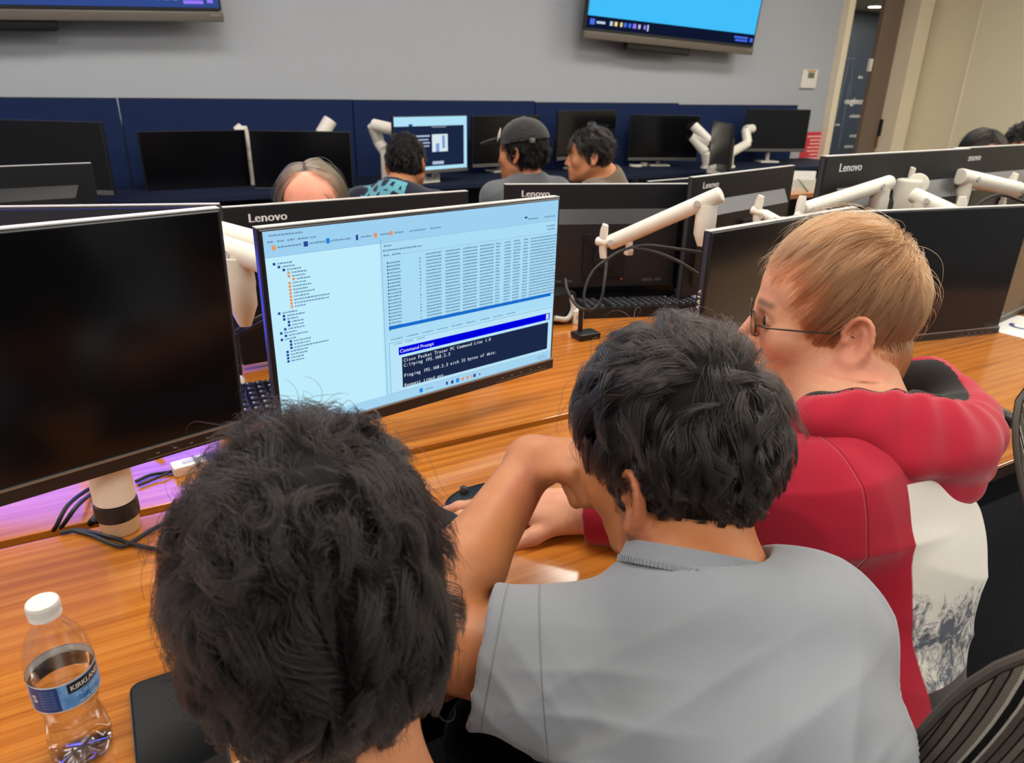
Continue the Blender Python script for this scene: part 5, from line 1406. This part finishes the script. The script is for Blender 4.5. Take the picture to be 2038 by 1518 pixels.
    ring = [ond(a, b, d) for a, b, d, r in ctl]; rr = [r for *_, r in ctl]; hd.chain(ring, rr, .025)
    hd.ell(ond(1880, 930, .885), (.042, .042, .050), None, .03); hd.ell(ond(1800, 905, .865), (.05, .04, .035), None, .03)
    hd.cone(nb - na * .06, nb + na * .15, .058, .066, .012, 's')
    cen = np.mean(ring, 0) * .5 + (nb + na * .02) * .5; ring = np.array(ring); ang_r = np.arctan2(ring[:, 1] - cen[1], ring[:, 0] - cen[0]); rad_r = np.hypot(ring[:, 0] - cen[0], ring[:, 1] - cen[1]); od = np.argsort(ang_r)
    def ratio(V):
        a = np.arctan2(V[:, 1] - cen[1], V[:, 0] - cen[0]); return np.hypot(V[:, 0] - cen[0], V[:, 1] - cen[1]) / np.interp(a, ang_r[od], rad_r[od], period=2 * math.pi)
    def hf(V, N):
        ra = ratio(V); nz = vnoise(V, 14, 12, 2)[:, 0]; a = np.arctan2(V[:, 1] - cen[1], V[:, 0] - cen[0])
        s1 = np.sin(V[:, 2] * 95 + ra * 5 + nz * 1.5); s2 = np.sin(a * 14 + nz * 3)
        return np.where(ra > 1.0, .0046 * s1 * np.clip((ra - 1.0) * 6, 0, 1) + .0016 * s2, .0022 * np.sin(a * 11 + V[:, 2] * 60)) + .0010 * vnoise(V, 50, 4)[:, 1]
    V, Q = hd.mesh(2, hf); inside = ratio(V)[Q].mean(1) < .985
    def part_of(sel):
        q = Q[sel]; u, inv = np.unique(q, return_inverse=True); return V[u], inv.reshape(q.shape)
    v_, q_ = part_of(~inside); mesh_obj('hood', v_, q_, mred, ho, None, org, drop=False)
    v_, q_ = part_of(inside); mesh_obj('hood_lining', v_, q_, mlin, ho, None, org, drop=False)
    # hair
    def length(r): return np.interp(r[:, 2], [-.07, -.03, .02, .06, .10], [.034, .040, .050, .070, .090]) * np.interp(r[:, 1], [-.02, .05, .08], [1, .6, .34])
    def height(r): return np.interp(r[:, 2], [-.07, -.02, .04, .08, .13], [.006, .007, .008, .010, .013])
    tab = ([-.12, -.088, -.080, -.045, -.043, -.020, -.018, .010, .03, .055, .075, .09, .12], [-.3, -.3, -.030, -.036, -.034, -.030, .020, .030, .034, .040, .060, .086, .2])
    hc = hair_cap('hair', t, org, H, height, M['cap_ginger'], .0032, lump=.001, freq=60, k=.30, tab=tab, off=-.009)
    crown = np.array([.012, -.088, .098])
    def flow(p):
        d = p - crown; d = d / np.maximum(np.linalg.norm(d, axis=1), .02)[:, None]
        side = np.clip((np.abs(p[:, 0]) - .035) / .04, 0, 1)[:, None]; top = 1 - side
        bk = np.clip((-.05 - p[:, 1]) / .04, 0, 1)[:, None]
        return d + top * np.array([-.25, .35, .0]) * (1 - bk) + side * np.array([0, .15, -.55]) + bk * np.array([0, 0, -.5]) + .16 * vnoise(p, 26, 31)
    strands('hair_strands', hc, org, grow(H, 16000, 14, length, height, flow, 23, .07, 40, .55, 420, .06, .5, tab=tab, lenvar=.3, flyaway=.03, jit=.10), .00019, M['hair_ginger'])
    strands('hair_strands', hc, org, grow(H, 3500, 9, const(.032), const(.007), lambda p: np.array([0, -.1, -1]) + .1 * vnoise(p, 30, 5), 66, .06, 40, .4, 200, .1, .5, mask=lambda r: (r[:, 1] < -.03) & (r[:, 2] < -.01) & (r[:, 2] > -.090 + .2 * np.abs(r[:, 0])), c0=(0, -.026, -.02), r0=(.073, .076, .115), jit=.1), .00019, M['hair_ginger'])
    near = lambda r: np.linalg.norm(r - crown, axis=1) < .045
    strands('hair_strands', hc, org, grow(H, 2500, 10, lambda r: np.full(len(r), .045), lambda r: height(r) * 1.0, lambda p: np.array([-.6, .3, -.3]) + .3 * vnoise(p, 30, 5), 62, .1, 40, .6, 90, .1, .5, mask=near, tab=tab, jit=.2), .00019, M['hair_ginger'])
    # glasses
    gm = mat('glasses_metal', (70, 62, 56), .25, .8); lens = bpy.data.materials.new('lens_glass'); lens.use_nodes = True
    lb = lens.node_tree.nodes['Principled BSDF']; lb.inputs['Transmission Weight'].default_value = 1; lb.inputs['Roughness'].default_value = 0; lb.inputs['IOR'].default_value = 1.06
    W = lambda x, y, z: Vector(H.w(x, y, z) - org)
    g = MB()
    for q in (-1, 1):
        ringp = [W(q * .034 + .022 * math.cos(a), .106 - .20 * abs(q * .034 + .022 * math.cos(a) - 0) * .35, .002 + .0165 * math.sin(a)) for a in np.linspace(0, 2 * math.pi, 25)]
        g.tube(ringp, .0011, 6)
        g.tube([W(q * .056, .100, .006), W(q * .068, .088, .006), W(q * .076, .04, .005), W(q * .079, -.005, .004), W(q * .078, -.022, -.002), W(q * .077, -.030, -.018)], .0012, 6)
    g.tube([W(-.012, .105, .006), W(0, .108, .008), W(.012, .105, .006)], .0011, 6)
    go = g.build('glasses', gm, t, 1.2)
    for q in (-1, 1):
        l = MB(); ps = [W(q * .034 + .0215 * math.cos(a), .106 - .07 * abs(q * .034 + .0215 * math.cos(a)), .002 + .016 * math.sin(a)) for a in np.linspace(0, 2 * math.pi, 24, endpoint=False)]
        nn = Vector(H.B[1]) * .0012; l.add(ps + [p + nn for p in ps], [tuple(range(24)), tuple(range(47, 23, -1))] + [(i, i + 24, (i + 1) % 24 + 24, (i + 1) % 24) for i in range(24)]); l.build('lens', lens, go)
    trousers(t, org, pel, ((.62, .68, .50), (.86, .70, .50)), ((.64, .66, .09), (.86, .68, .09)), M['denim']); shoes(t, org, ((.64, .68, .075), (.86, .70, .075)), (0, 1), M['shoe'])
    return H
PAN = dict(top=.03, left=-.105, right=.10, fwd=-.01, bot=-.21, bot2=-.27, w0=-.06, w1=-.13)
H3 = man_red()

# ---------- man with curly black hair, seen from above and behind
def man_curly():
    H = Head((.086, .440, .925), 82, -20, 2, 1.02)
    nb, sL, sR, pel = np.array((.082, .365, .800)), np.array((-.075, .36, .715)), np.array((.215, .305, .715)), np.array((.03, .09, .50))
    org = np.array([pel[0], pel[1], 0.0]); t = person('man with a big curly mop of black hair, head bent, nearest to us', org)
    elL, elR = np.array((-.15, .45, .60)), np.array((.24, .32, .60)); wL, wR = np.array((.02, .55, .60)), np.array((.16, .52, .60))
    fd = Field((-.28, -.04, .42), (.36, .74, 1.10), .0036)
    add_head(fd, H, ears=False); R, mid = torso(fd, nb, sL, sR, pel, 0)
    fd.cone(H.w(0, -.022, -.030), nb - R[2] * .01, .054, .060, .03); fd.cone(H.w(0, .02, -.07), nb + R[1] * .02, .042, .055, .03)
    fd.chain([sL, elL, wL], [.05, .042, .028], .02); fd.chain([sR, elR, wR], [.05, .042, .028], .02)
    hand(fd, wL, np.array([.7, .6, 0]), (0, 0, 1), -1); hand(fd, wR, np.array([-.5, .8, 0]), (0, 0, 1), 1)
    V, Q = fd.mesh(1); mesh_obj('body', V, Q, M['skin1'], t, head_attrs(H, V), org); eyes(H, t, org)
    fs = Field((-.28, -.06, .42), (.38, .60, .90), .005)
    torso(fs, nb, sL, sR, pel, .016); ud = _n(elL - sL); fs.flatcone(sL - ud * .02, sL + ud * .1, .066, .062, .04); ur = _n(elR - sR); fs.flatcone(sR - ur * .02, sR + ur * .1, .066, .062, .04)
    na = _n(H.w(0, -.03, -.03) - nb); fs.flatcone(nb + na * .012, nb + na * .2, .066, .08, .006, 's'); fs.cone(nb - na * .04, nb + na * .02, .057, .062, .008, 's')
    V, Q = fs.mesh(2, wrinkles(R, mid, [(.3, 1, 90, .004, (0, -.1, -.2), (.3, .3, .2), 0)])); so = mesh_obj('t_shirt', V, Q, fabric('tee_pale', (206, 208, 210), .92), t, None, org)
    def length(r): return np.interp(r[:, 2], [-.07, -.03, .03, .13], [.022, .045, .075, .088])
    def height(r): return np.interp(r[:, 2], [-.07, -.03, .02, .13], [.006, .018, .032, .036])
    tab = ([-.12, -.095, -.09, -.06, -.03, -.004, .02, .045, .066, .085, .12], [-.3, -.3, -.03, .02, .045, .050, .055, .068, .085, .1, .2])
    hc = hair_cap('hair', t, org, H, height, M['cap_black'], .004, lump=.009, freq=62, k=.42, tab=tab)
    crown = np.array([-.01, -.05, .13])
    def flow(p):
        d = p - crown; d = d / np.maximum(np.linalg.norm(d, axis=1), .03)[:, None]
        return d + np.array([0, 0, -.35]) + 1.15 * vnoise(p, 24, 41, 2)
    strands('hair_strands', hc, org, grow(H, 36000, 16, length, height, flow, 37, .5, 38, .55, 420, 1.25, 1.25, tab=tab, lenvar=.3, flyaway=.02, jit=.22, hcl=.45), .00018, M['hair_black'])
    near = lambda r: np.linalg.norm(r - crown, axis=1) < .06
    strands('hair_strands', hc, org, grow(H, 4000, 14, lambda r: np.full(len(r), .065), lambda r: height(r) * 1.05, lambda p: np.array([-.5, .6, 0]) + 1.2 * vnoise(p, 26, 6, 2), 63, .4, 45, .7, 120, 1.1, 1.1, mask=near, tab=tab, jit=.35), .0002, M['hair_black'])
    trousers(t, org, pel, ((-.05, .60, .50), (.14, .58, .50)), ((-.05, .58, .09), (.12, .56, .09)), M['denim']); shoes(t, org, ((-.05, .60, .075), (.12, .58, .075)), (0, 1), M['shoe'])
    return H
H1 = man_curly()
# ------------------------------------------------------------------ people further back
M['skin_warm'] = skin('skin_warm', (198, 134, 92), (170, 92, 78)); M['skin_rosy'] = skin('skin_rosy', (238, 160, 134), (220, 120, 110)); M['skin_deep'] = skin('skin_deep', (150, 100, 72), (130, 76, 66))
M['hair_greybrown'] = hair_mat('hair_greybrown', (84, 71, 55), .3, .5, .5, 1.5)
M['cap_brown'] = mat('hair_body_brown', (70, 60, 48), .7, spec=.2)

def bust(label, H, nb, half, az, pel, cloth, skinm, hairm, capm, hs, h=.006, tab=HAIRLINE, drop=.13, arms='fwd', base=None, cname='shirt', print_=None, n=4200, rad=.0005, strand=None, inf=.016, S=10, free=False):
    az = math.radians(az); fw = np.array([math.cos(az), math.sin(az), 0]); rt = np.array([math.sin(az), -math.cos(az), 0])
    nb, pel = np.array(nb, float), np.array(pel, float); mid0 = nb - np.array([0, 0, drop * .5]); sL, sR = mid0 - rt * half - np.array([0, 0, .02]), mid0 + rt * half - np.array([0, 0, .02])
    org = np.array([pel[0], pel[1], 0.0]); t = person(label, org)
    elL, elR = sL + fw * .12 - np.array([0, 0, .22]), sR + fw * .12 - np.array([0, 0, .22]); wL, wR = elL + fw * .22 + rt * .08 + np.array([0, 0, .06]), elR + fw * .22 - rt * .08 + np.array([0, 0, .06])
    lo = np.min([nb, pel, sL, sR, elL, elR, wL, wR, H.C], 0) - .22; hi = np.max([nb, pel, sL, sR, elL, elR, wL, wR, H.C], 0) + .22; lo[2] = pel[2] - .12
    fd = Field(lo, hi, h); add_head(fd, H); R, mid = torso(fd, nb, sL, sR, pel, 0)
    fd.cone(H.w(0, -.022, -.03), nb - R[2] * .01, .053, .060, .03); fd.cone(H.w(0, .02, -.07), nb + R[1] * .02, .04, .055, .03)
    fd.chain([sL, elL, wL], [.048, .04, .028], .02); fd.chain([sR, elR, wR], [.048, .04, .028], .02)
    hand(fd, wL, fw + rt * .2, (0, 0, 1), -1); hand(fd, wR, fw - rt * .2, (0, 0, 1), 1)
    V, Q = fd.mesh(1); mesh_obj('body', V, Q, skinm, t, head_attrs(H, V), org); eyes(H, t, org)
    fs = Field(lo, hi, h); torso(fs, nb, sL, sR, pel, inf); fs.chain([sL, elL, elL * .7 + wL * .3], [.062, .056, .05], .03); fs.chain([sR, elR, elR * .7 + wR * .3], [.062, .056, .05], .03)
    na = _n(H.w(0, -.03, -.03) - nb); fs.flatcone(nb + na * .012, nb + na * .25, .068, .09, .006, 's'); fs.cone(nb - na * .04, nb + na * .02, .058, .064, .008, 's')
    V, Q = fs.mesh(2, wrinkles(R, mid, [(-.3, 1, 80, .004, (0, -.1, -.15), (.3, .3, .2), 0)])); L = (V - mid) @ R.T
    mesh_obj(cname, V, Q, cloth, t, dict(lat=L[:, 0], up=L[:, 2], fwd=L[:, 1]), org)
    length, height, flow, kw = hs
    hc = hair_cap('hair', t, org, H, height, capm, h * .75, lump=kw.get('lump', .006), freq=60, k=kw.get('capk', .38), tab=tab)
    strands('hair_strands', hc, org, grow(H, n, S, length, height, flow, kw.get('seed', 3), kw.get('noise', .4), 40, kw.get('clump', .6), kw.get('K', 160), kw.get('curl', .5), 1.0, tab=tab, jit=kw.get('jit', .25), flyaway=.02, free=free), rad, hairm)
    f1, f2 = pel + fw * .38 - rt * .1 - np.array([0, 0, 0.02]), pel + fw * .38 + rt * .1 - np.array([0, 0, 0.02])
    g1, g2 = f1 * [1, 1, 0] + [0, 0, .09], f2 * [1, 1, 0] + [0, 0, .09]
    trousers(t, org, pel, (f1, f2), (g1, g2), M['denim']); shoes(t, org, (g1 - [0, 0, .015], g2 - [0, 0, .015]), (fw[0], fw[1]), M['shoe'])
    return t, org, R, mid
def radial(crown, g=(0, 0, -.3), nz=.5, s=3):
    crown = np.array(crown)
    def f(p):
        d = p - crown; return d / np.maximum(np.linalg.norm(d, axis=1), .03)[:, None] + np.array(g) + nz * vnoise(p, 26, s)
    return f

# woman across the desk: only hair and forehead show over the monitor back
tabW = ([-.3, -.12, -.08, -.03, .0, .03, .05, .062, .070, .085, .13], [.01, .02, .022, .026, .030, .040, .050, .060, .078, .11, .2])
Hw = Head((.452, 1.865, .985), -103, 6, 0, .98)
def flowW(p):
    s = np.sign(p[:, 0] - .012); out = np.stack([s * np.clip((p[:, 2] + .03) / .05, 0, .8), -.25 * np.clip((p[:, 2]) / .08, 0, 1), -.9 + 0 * s], 1)
    return out + .08 * vnoise(p, 18, 9)
bust('grey haired woman seated across the far desk, only her hair and forehead showing', Hw, (.452, 1.90, .87), .15, -95, (.46, 2.02, .50), fabric('sweater_dark', (40, 44, 56)), M['skin_rosy'], M['hair_greybrown'], M['cap_brown'],
     (lambda r: np.interp(r[:, 2], [-.06, .02, .13], [.10, .16, .20]), const(.016), flowW, dict(lump=.001, noise=.05, clump=.5, K=220, curl=.05, seed=8, jit=.08, capk=.02)), h=.005, tab=tabW, n=9000, rad=.00035, S=20, free=True)
# man with dark hair facing the lit back monitor
m5 = fabric('tee_navy', (24, 28, 44)); T5 = NT(m5); vb = T5.b.inputs['Base Color'].links[0].from_socket
vo = T5.n('ShaderNodeTexVoronoi', feature='DISTANCE_TO_EDGE', i={'Scale': 20.0}); tc5 = T5.n('ShaderNodeTexCoord'); T5.l(tc5.outputs['Object'], vo.inputs['Vector'])
rp5 = T5.n('ShaderNodeValToRGB'); rp5.color_ramp.interpolation = 'CONSTANT'; rp5.color_ramp.elements[0].color = (1, 1, 1, 1); rp5.color_ramp.elements[1].position = .16; rp5.color_ramp.elements[1].color = (0, 0, 0, 1); T5.l(vo.outputs['Distance'], rp5.inputs[0])
def rng(T, sock, a, b):
    g1 = T.n('ShaderNodeMath', operation='GREATER_THAN', i={1: a}); g2 = T.n('ShaderNodeMath', operation='LESS_THAN', i={1: b}); T.l(sock, g1.inputs[0]); T.l(sock, g2.inputs[0]); m_ = T.n('ShaderNodeMath', operation='MULTIPLY'); T.l(g1.outputs[0], m_.inputs[0]); T.l(g2.outputs[0], m_.inputs[1]); return m_.outputs[0]
a5 = rng(T5, attr_mask(T5, 'lat'), -.16, .07); b5 = rng(T5, attr_mask(T5, 'up'), -.22, .06); c5 = rng(T5, attr_mask(T5, 'fwd'), -.5, 0)
pm5 = rp5.outputs[0]
for s_ in (a5, b5, c5):
    m_ = T5.n('ShaderNodeMath', operation='MULTIPLY'); T5.l(pm5, m_.inputs[0]); T5.l(s_, m_.inputs[1]); pm5 = m_.outputs[0]
mx5 = T5.n('ShaderNodeMix', data_type='RGBA'); T5.l(pm5, mx5.inputs[0]); T5.l(vb, mx5.inputs[6]); mx5.inputs[7].default_value = (*lin((92, 158, 172)), 1); T5.l(mx5.outputs[2], T5.b.inputs['Base Color'])
c = ond(810, 330, 3.3); H5 = Head(c, 52, -10, 6, 1.0)
bust('man in a navy T-shirt with a teal print, facing the lit back monitor', H5, c + np.array((-.06, -.04, -.085)), .19, 45, (c[0] - .16, c[1] - .22, .50), m5, M['skin_warm'], M['hair_black'], M['cap_black'],
     (const(.03), lambda r: np.interp(r[:, 2], [-.07, -.03, .03], [.004, .012, .026]), radial((0, -.05, .13)), dict(seed=5, noise=.8, curl=.9)), h=.0065)
# man in a cap
c = ond(1040, 306, 3.40); H6 = Head(c, 118, -4, 0, 1.12)
t6, o6, R6, mid6 = bust('man in a charcoal cap and grey T-shirt, seen from behind', H6, c + np.array((.02, -.02, -.105)), .18, 95, (c[0] + .02, c[1] - .18, .50), fabric('tee_charcoal', (96, 98, 102)), M['skin_warm'], M['hair_black'], M['cap_black'],
     (const(.05), lambda r: np.interp(r[:, 2], [-.07, -.03, .03, .06], [.018, .026, .026, .006]), radial((0, -.05, .13)), dict(seed=6, noise=.8, curl=1.3)), h=.0065)
fc = Field(c - .24, c + .24, .0045); W6 = lambda x, y, z: H6.w(x, y, z)
fc.ell(W6(0, -.014, .052), np.array((.094, .118, .100)) * 1.05, H6.B, .01); fc.ell(W6(0, -.014, .050), np.array((.089, .113, .095)) * 1.05, H6.B, .004, 's')
fc.op(lambda P: -((P - W6(0, 0, .046)) @ _n(H6.B[2] * 1 + H6.B[1] * .12)), c, np.full(3, .3), 0, 'i')
fc.ell(W6(0, .130, .056), (.082, .080, .010), np.stack([H6.B[0], _n(H6.B[1] - .22 * H6.B[2]), _n(H6.B[2] + .22 * H6.B[1])]), .008); fc.ball(W6(0, -.012, .145), .007, .004)
V, Q = fc.mesh(1); co6 = mesh_obj('cap', V, Q, fabric('cap_cloth', (44, 43, 42), .9), t6, None, o6)
pb = MB(); q = Vector(W6(-.050, .078, .078) - o6); nn = Vector(_n(-.6 * H6.B[0] + .7 * H6.B[1] + .25 * H6.B[2])); ux = nn.cross(Vector((0, 0, 1))).normalized(); uy = ux.cross(nn)
pb.M = Matrix.Translation(q + nn * .004) @ Matrix((ux, nn, uy)).transposed().to_4x4(); pb.box((0, 0, 0), (.05, .005, .05), .004, rot=Matrix.Rotation(.5, 3, 'Y')); pb.build('cap_patch', mat('patch_cream', (214, 204, 176), .8), co6, True)
pb = MB(); q = Vector(W6(-.065, -.090, .055) - o6); pb.box(q, (.022, .022, .02), .005); pb.build('cap_buckle', M['silver'], co6, True)
# man in brown, in profile
c = ond(1172, 312, 3.15); H7 = Head(c, 150, -4, 0, .87)
bust('man in a brown shirt with swept dark hair, in profile by the back monitors', H7, c + np.array((.10, .02, -.080)), .165, 128, (c[0] + .25, c[1] - .05, .48), fabric('shirt_brown', (104, 88, 72)), M['skin_warm'], M['hair_black2'], M['cap_black'],
     (lambda r: np.interp(r[:, 2], [-.07, .02, .1], [.04, .06, .08]), lambda r: np.interp(r[:, 2], [-.07, .0, .1], [.012, .018, .030]), radial((0, .03, .13), (0, -.5, -.2), .3), dict(seed=7, noise=.35, curl=.4)), h=.0055, n=4000, rad=.0004)
# two heads behind the right monitors
c = ond(1950, 322, 3.05); H8 = Head(c, -140, -24, 0, 1.0)
def flow8(p):
    s = np.sign(p[:, 0] + .01); return np.stack([s * np.clip((p[:, 2] + .03) / .05, 0, .8), .0 * s, -.9 + 0 * s], 1) + .06 * vnoise(p, 18, 4)
bust('person with smooth black parted hair looking down, behind the monitor backs', H8, c + np.array((.03, .05, -.13)), .15, -140, (c[0] + .12, c[1] + .18, .50), fabric('top_black', (30, 30, 34)), M['skin_deep'], M['hair_black2'], M['cap_black'],
     (lambda r: np.interp(r[:, 2], [-.06, .02, .13], [.10, .14, .17]), const(.016), flow8, dict(lump=.001, noise=.06, clump=.5, curl=.06, seed=12, jit=.08, capk=.02)), h=.006, tab=tabW, n=7000, rad=.0004, S=18, free=True)
c = ond(2030, 305, 3.5); H9 = Head(c, -150, -12, 0, 1.0)
bust('person with short curly black hair at the right edge behind the monitor backs', H9, c + np.array((.03, .05, -.14)), .17, -145, (c[0] + .12, c[1] + .18, .48), fabric('top_grey', (70, 72, 78)), M['skin_deep'], M['hair_black'], M['cap_black'],
     (const(.035), lambda r: np.interp(r[:, 2], [-.07, -.03, .03], [.006, .014, .026]), radial((0, -.03, .13), (0, 0, -.1), 1.0), dict(seed=13, noise=1.0, curl=1.8)), h=.006)

# ------------------------------------------------------------------ chairs
def stripes(name):
    m = mat(name, (112, 102, 92), .9, spec=.15); t = NT(m)
    tc = t.n('ShaderNodeTexCoord'); sx = t.n('ShaderNodeSeparateXYZ'); t.l(tc.outputs['Object'], sx.inputs[0])
    a = t.n('ShaderNodeMath', operation='MULTIPLY', i={1: 1 / .034}); t.l(sx.outputs[0], a.inputs[0]); f = t.n('ShaderNodeMath', operation='FRACT'); t.l(a.outputs[0], f.inputs[0])
    r = t.n('ShaderNodeValToRGB'); r.color_ramp.interpolation = 'CONSTANT'; e = r.color_ramp.elements
    dk, md, lt, wh = (26, 23, 22), (98, 89, 80), (126, 116, 104), (196, 188, 174)
    stops = [(0, dk), (.13, wh), (.18, md), (.30, dk), (.335, md), (.46, dk), (.495, lt), (.62, dk), (.655, md), (.78, dk), (.815, lt), (.94, wh)]
    e[0].position = 0; e[0].color = (*lin(stops[0][1]), 1); e[1].position = stops[1][0]; e[1].color = (*lin(stops[1][1]), 1)
    for p, c_ in stops[2:]: x = e.new(p); x.color = (*lin(c_), 1)
    t.l(f.outputs[0], r.inputs[0])
    w = t.n('ShaderNodeTexWave', bands_direction='Z', i={'Scale': 130.0, 'Distortion': .6, 'Detail': 1}); t.l(tc.outputs['Object'], w.inputs['Vector'])
    mx = t.n('ShaderNodeMix', data_type='RGBA', blend_type='MULTIPLY'); mx.inputs[0].default_value = .38; t.l(r.outputs[0], mx.inputs[6]); t.l(w.outputs['Color'], mx.inputs[7]); t.l(mx.outputs[2], t.b.inputs['Base Color'])
    bp = t.n('ShaderNodeBump', i={'Strength': .5, 'Distance': .0012}); t.l(w.outputs['Fac'], bp.inputs['Height']); t.l(bp.outputs[0], t.b.inputs['Normal'])
    return m
M['stripe'] = stripes('chair_stripes')
def chair(label, seat, rz, zb, zt, lean, W=.46, stripe=True):
    """seat: centre of the seat; backrest 0.22 m behind it"""
    t = thing('office_chair', label, 'chair', (seat[0], seat[1], 0), rz, 'office chairs'); zs = seat[2]
    cr = MB(); s = MB(); nu, nv = 20, 20; H_ = zt - zb
    def pt(i, j, off):
        v = j / nv * 2 - 1; u = i / nu * 2 - 1
        hw = W / 2 * (1 - abs(v) ** 4.0) ** .25 if abs(v) < 1 else W / 2 * .35
        hw = max(hw, W * .18)
        x = u * hw; z = (v + 1) / 2 * H_; y = -.235 - .6 * x * x * 0 + .9 * x * x - math.tan(lean) * (z - H_ * .2) - .05 * math.sin(v * 1.5)
        e = (1 - abs(u) ** 6) * (1 - abs(v) ** 6)
        return (x, y + off * (.006 + .010 * e), zb + z)
    for off in (1, -1):
        b0 = len(s.v); vs = [pt(i, j, off) for j in range(nv + 1) for i in range(nu + 1)]; fs = [(j * (nu + 1) + i, j * (nu + 1) + i + 1, (j + 1) * (nu + 1) + i + 1, (j + 1) * (nu + 1) + i) for j in range(nv) for i in range(nu)]
        s.add(vs, fs)
    s.build('backrest', M['stripe'] if stripe else M['blackp'], t, 1.0)
    edge = [pt(0, j, 0) for j in range(nv + 1)] + [pt(i, nv, 0) for i in range(1, nu + 1)] + [pt(nu, j, 0) for j in range(nv - 1, -1, -1)] + [pt(i, 0, 0) for i in range(nu - 1, -1, -1)]
    b = MB(); b.tube(edge, .0045, 8); b.build('backrest_frame', mat('chair_piping', (70, 63, 57), .8) if stripe else M['blackp'], t, True)
    b = MB(); b.box((0, 0.0, zs - .035), (.46, .44, .07), .03, 3); b.build('seat', M['stripe'] if stripe else M['denim'], t, True)
    b = MB(); b.tube([(0, -.18, zs - .08), (0, -.30, zs - .06), (0, -.30 - .02, zb + .05), pt(nu // 2, 6, -1)], .018, 10); b.build('back_bracket', M['blackp'], t, True)
    b = MB(); b.cyl((0, 0, .10), (0, 0, zs - .06), .026); b.build('gas_post', M['blackmetal'], t, True)
    for k in range(5):
        a = 2 * math.pi * k / 5; d = Vector((math.cos(a), math.sin(a), 0)); b = MB(); b.tube([d * .03 + Vector((0, 0, .11)), d * .27 + Vector((0, 0, .075))], [.024, .016], 10); lo_ = b.build('leg', M['blackp'], t, True)
        b = MB(); c_ = d * .27 + Vector((0, 0, .028)); x_ = d.cross(Vector((0, 0, 1))) * .02; b.cyl(c_ - x_, c_ + x_, .028, 14); b.cyl(c_, c_ + Vector((0, 0, .045)), .009, 8); b.build('caster', M['ring'], lo_, True)
    return t
chair('striped office chair behind the man in the red hoodie, corner cut by the frame', (.85, .25, .44), math.radians(-40), .46, 1.0, .10)
chair('striped office chair turned round beside the red hoodie, under the desk edge', (1.30, .12, .46), math.radians(176), .44, .90, .30)
chair('dark office chair under the man in the grey T-shirt', (.375, .19, .42), math.radians(-25), .44, .70, .12, stripe=False)
chair('dark office chair under the curly haired man', (.03, .11, .42), math.radians(-8), .44, .68, .12, stripe=False)
chair('dark office chair of the grey haired woman', (.46, 2.02, .42), math.radians(175), .44, .78, .12, stripe=False)
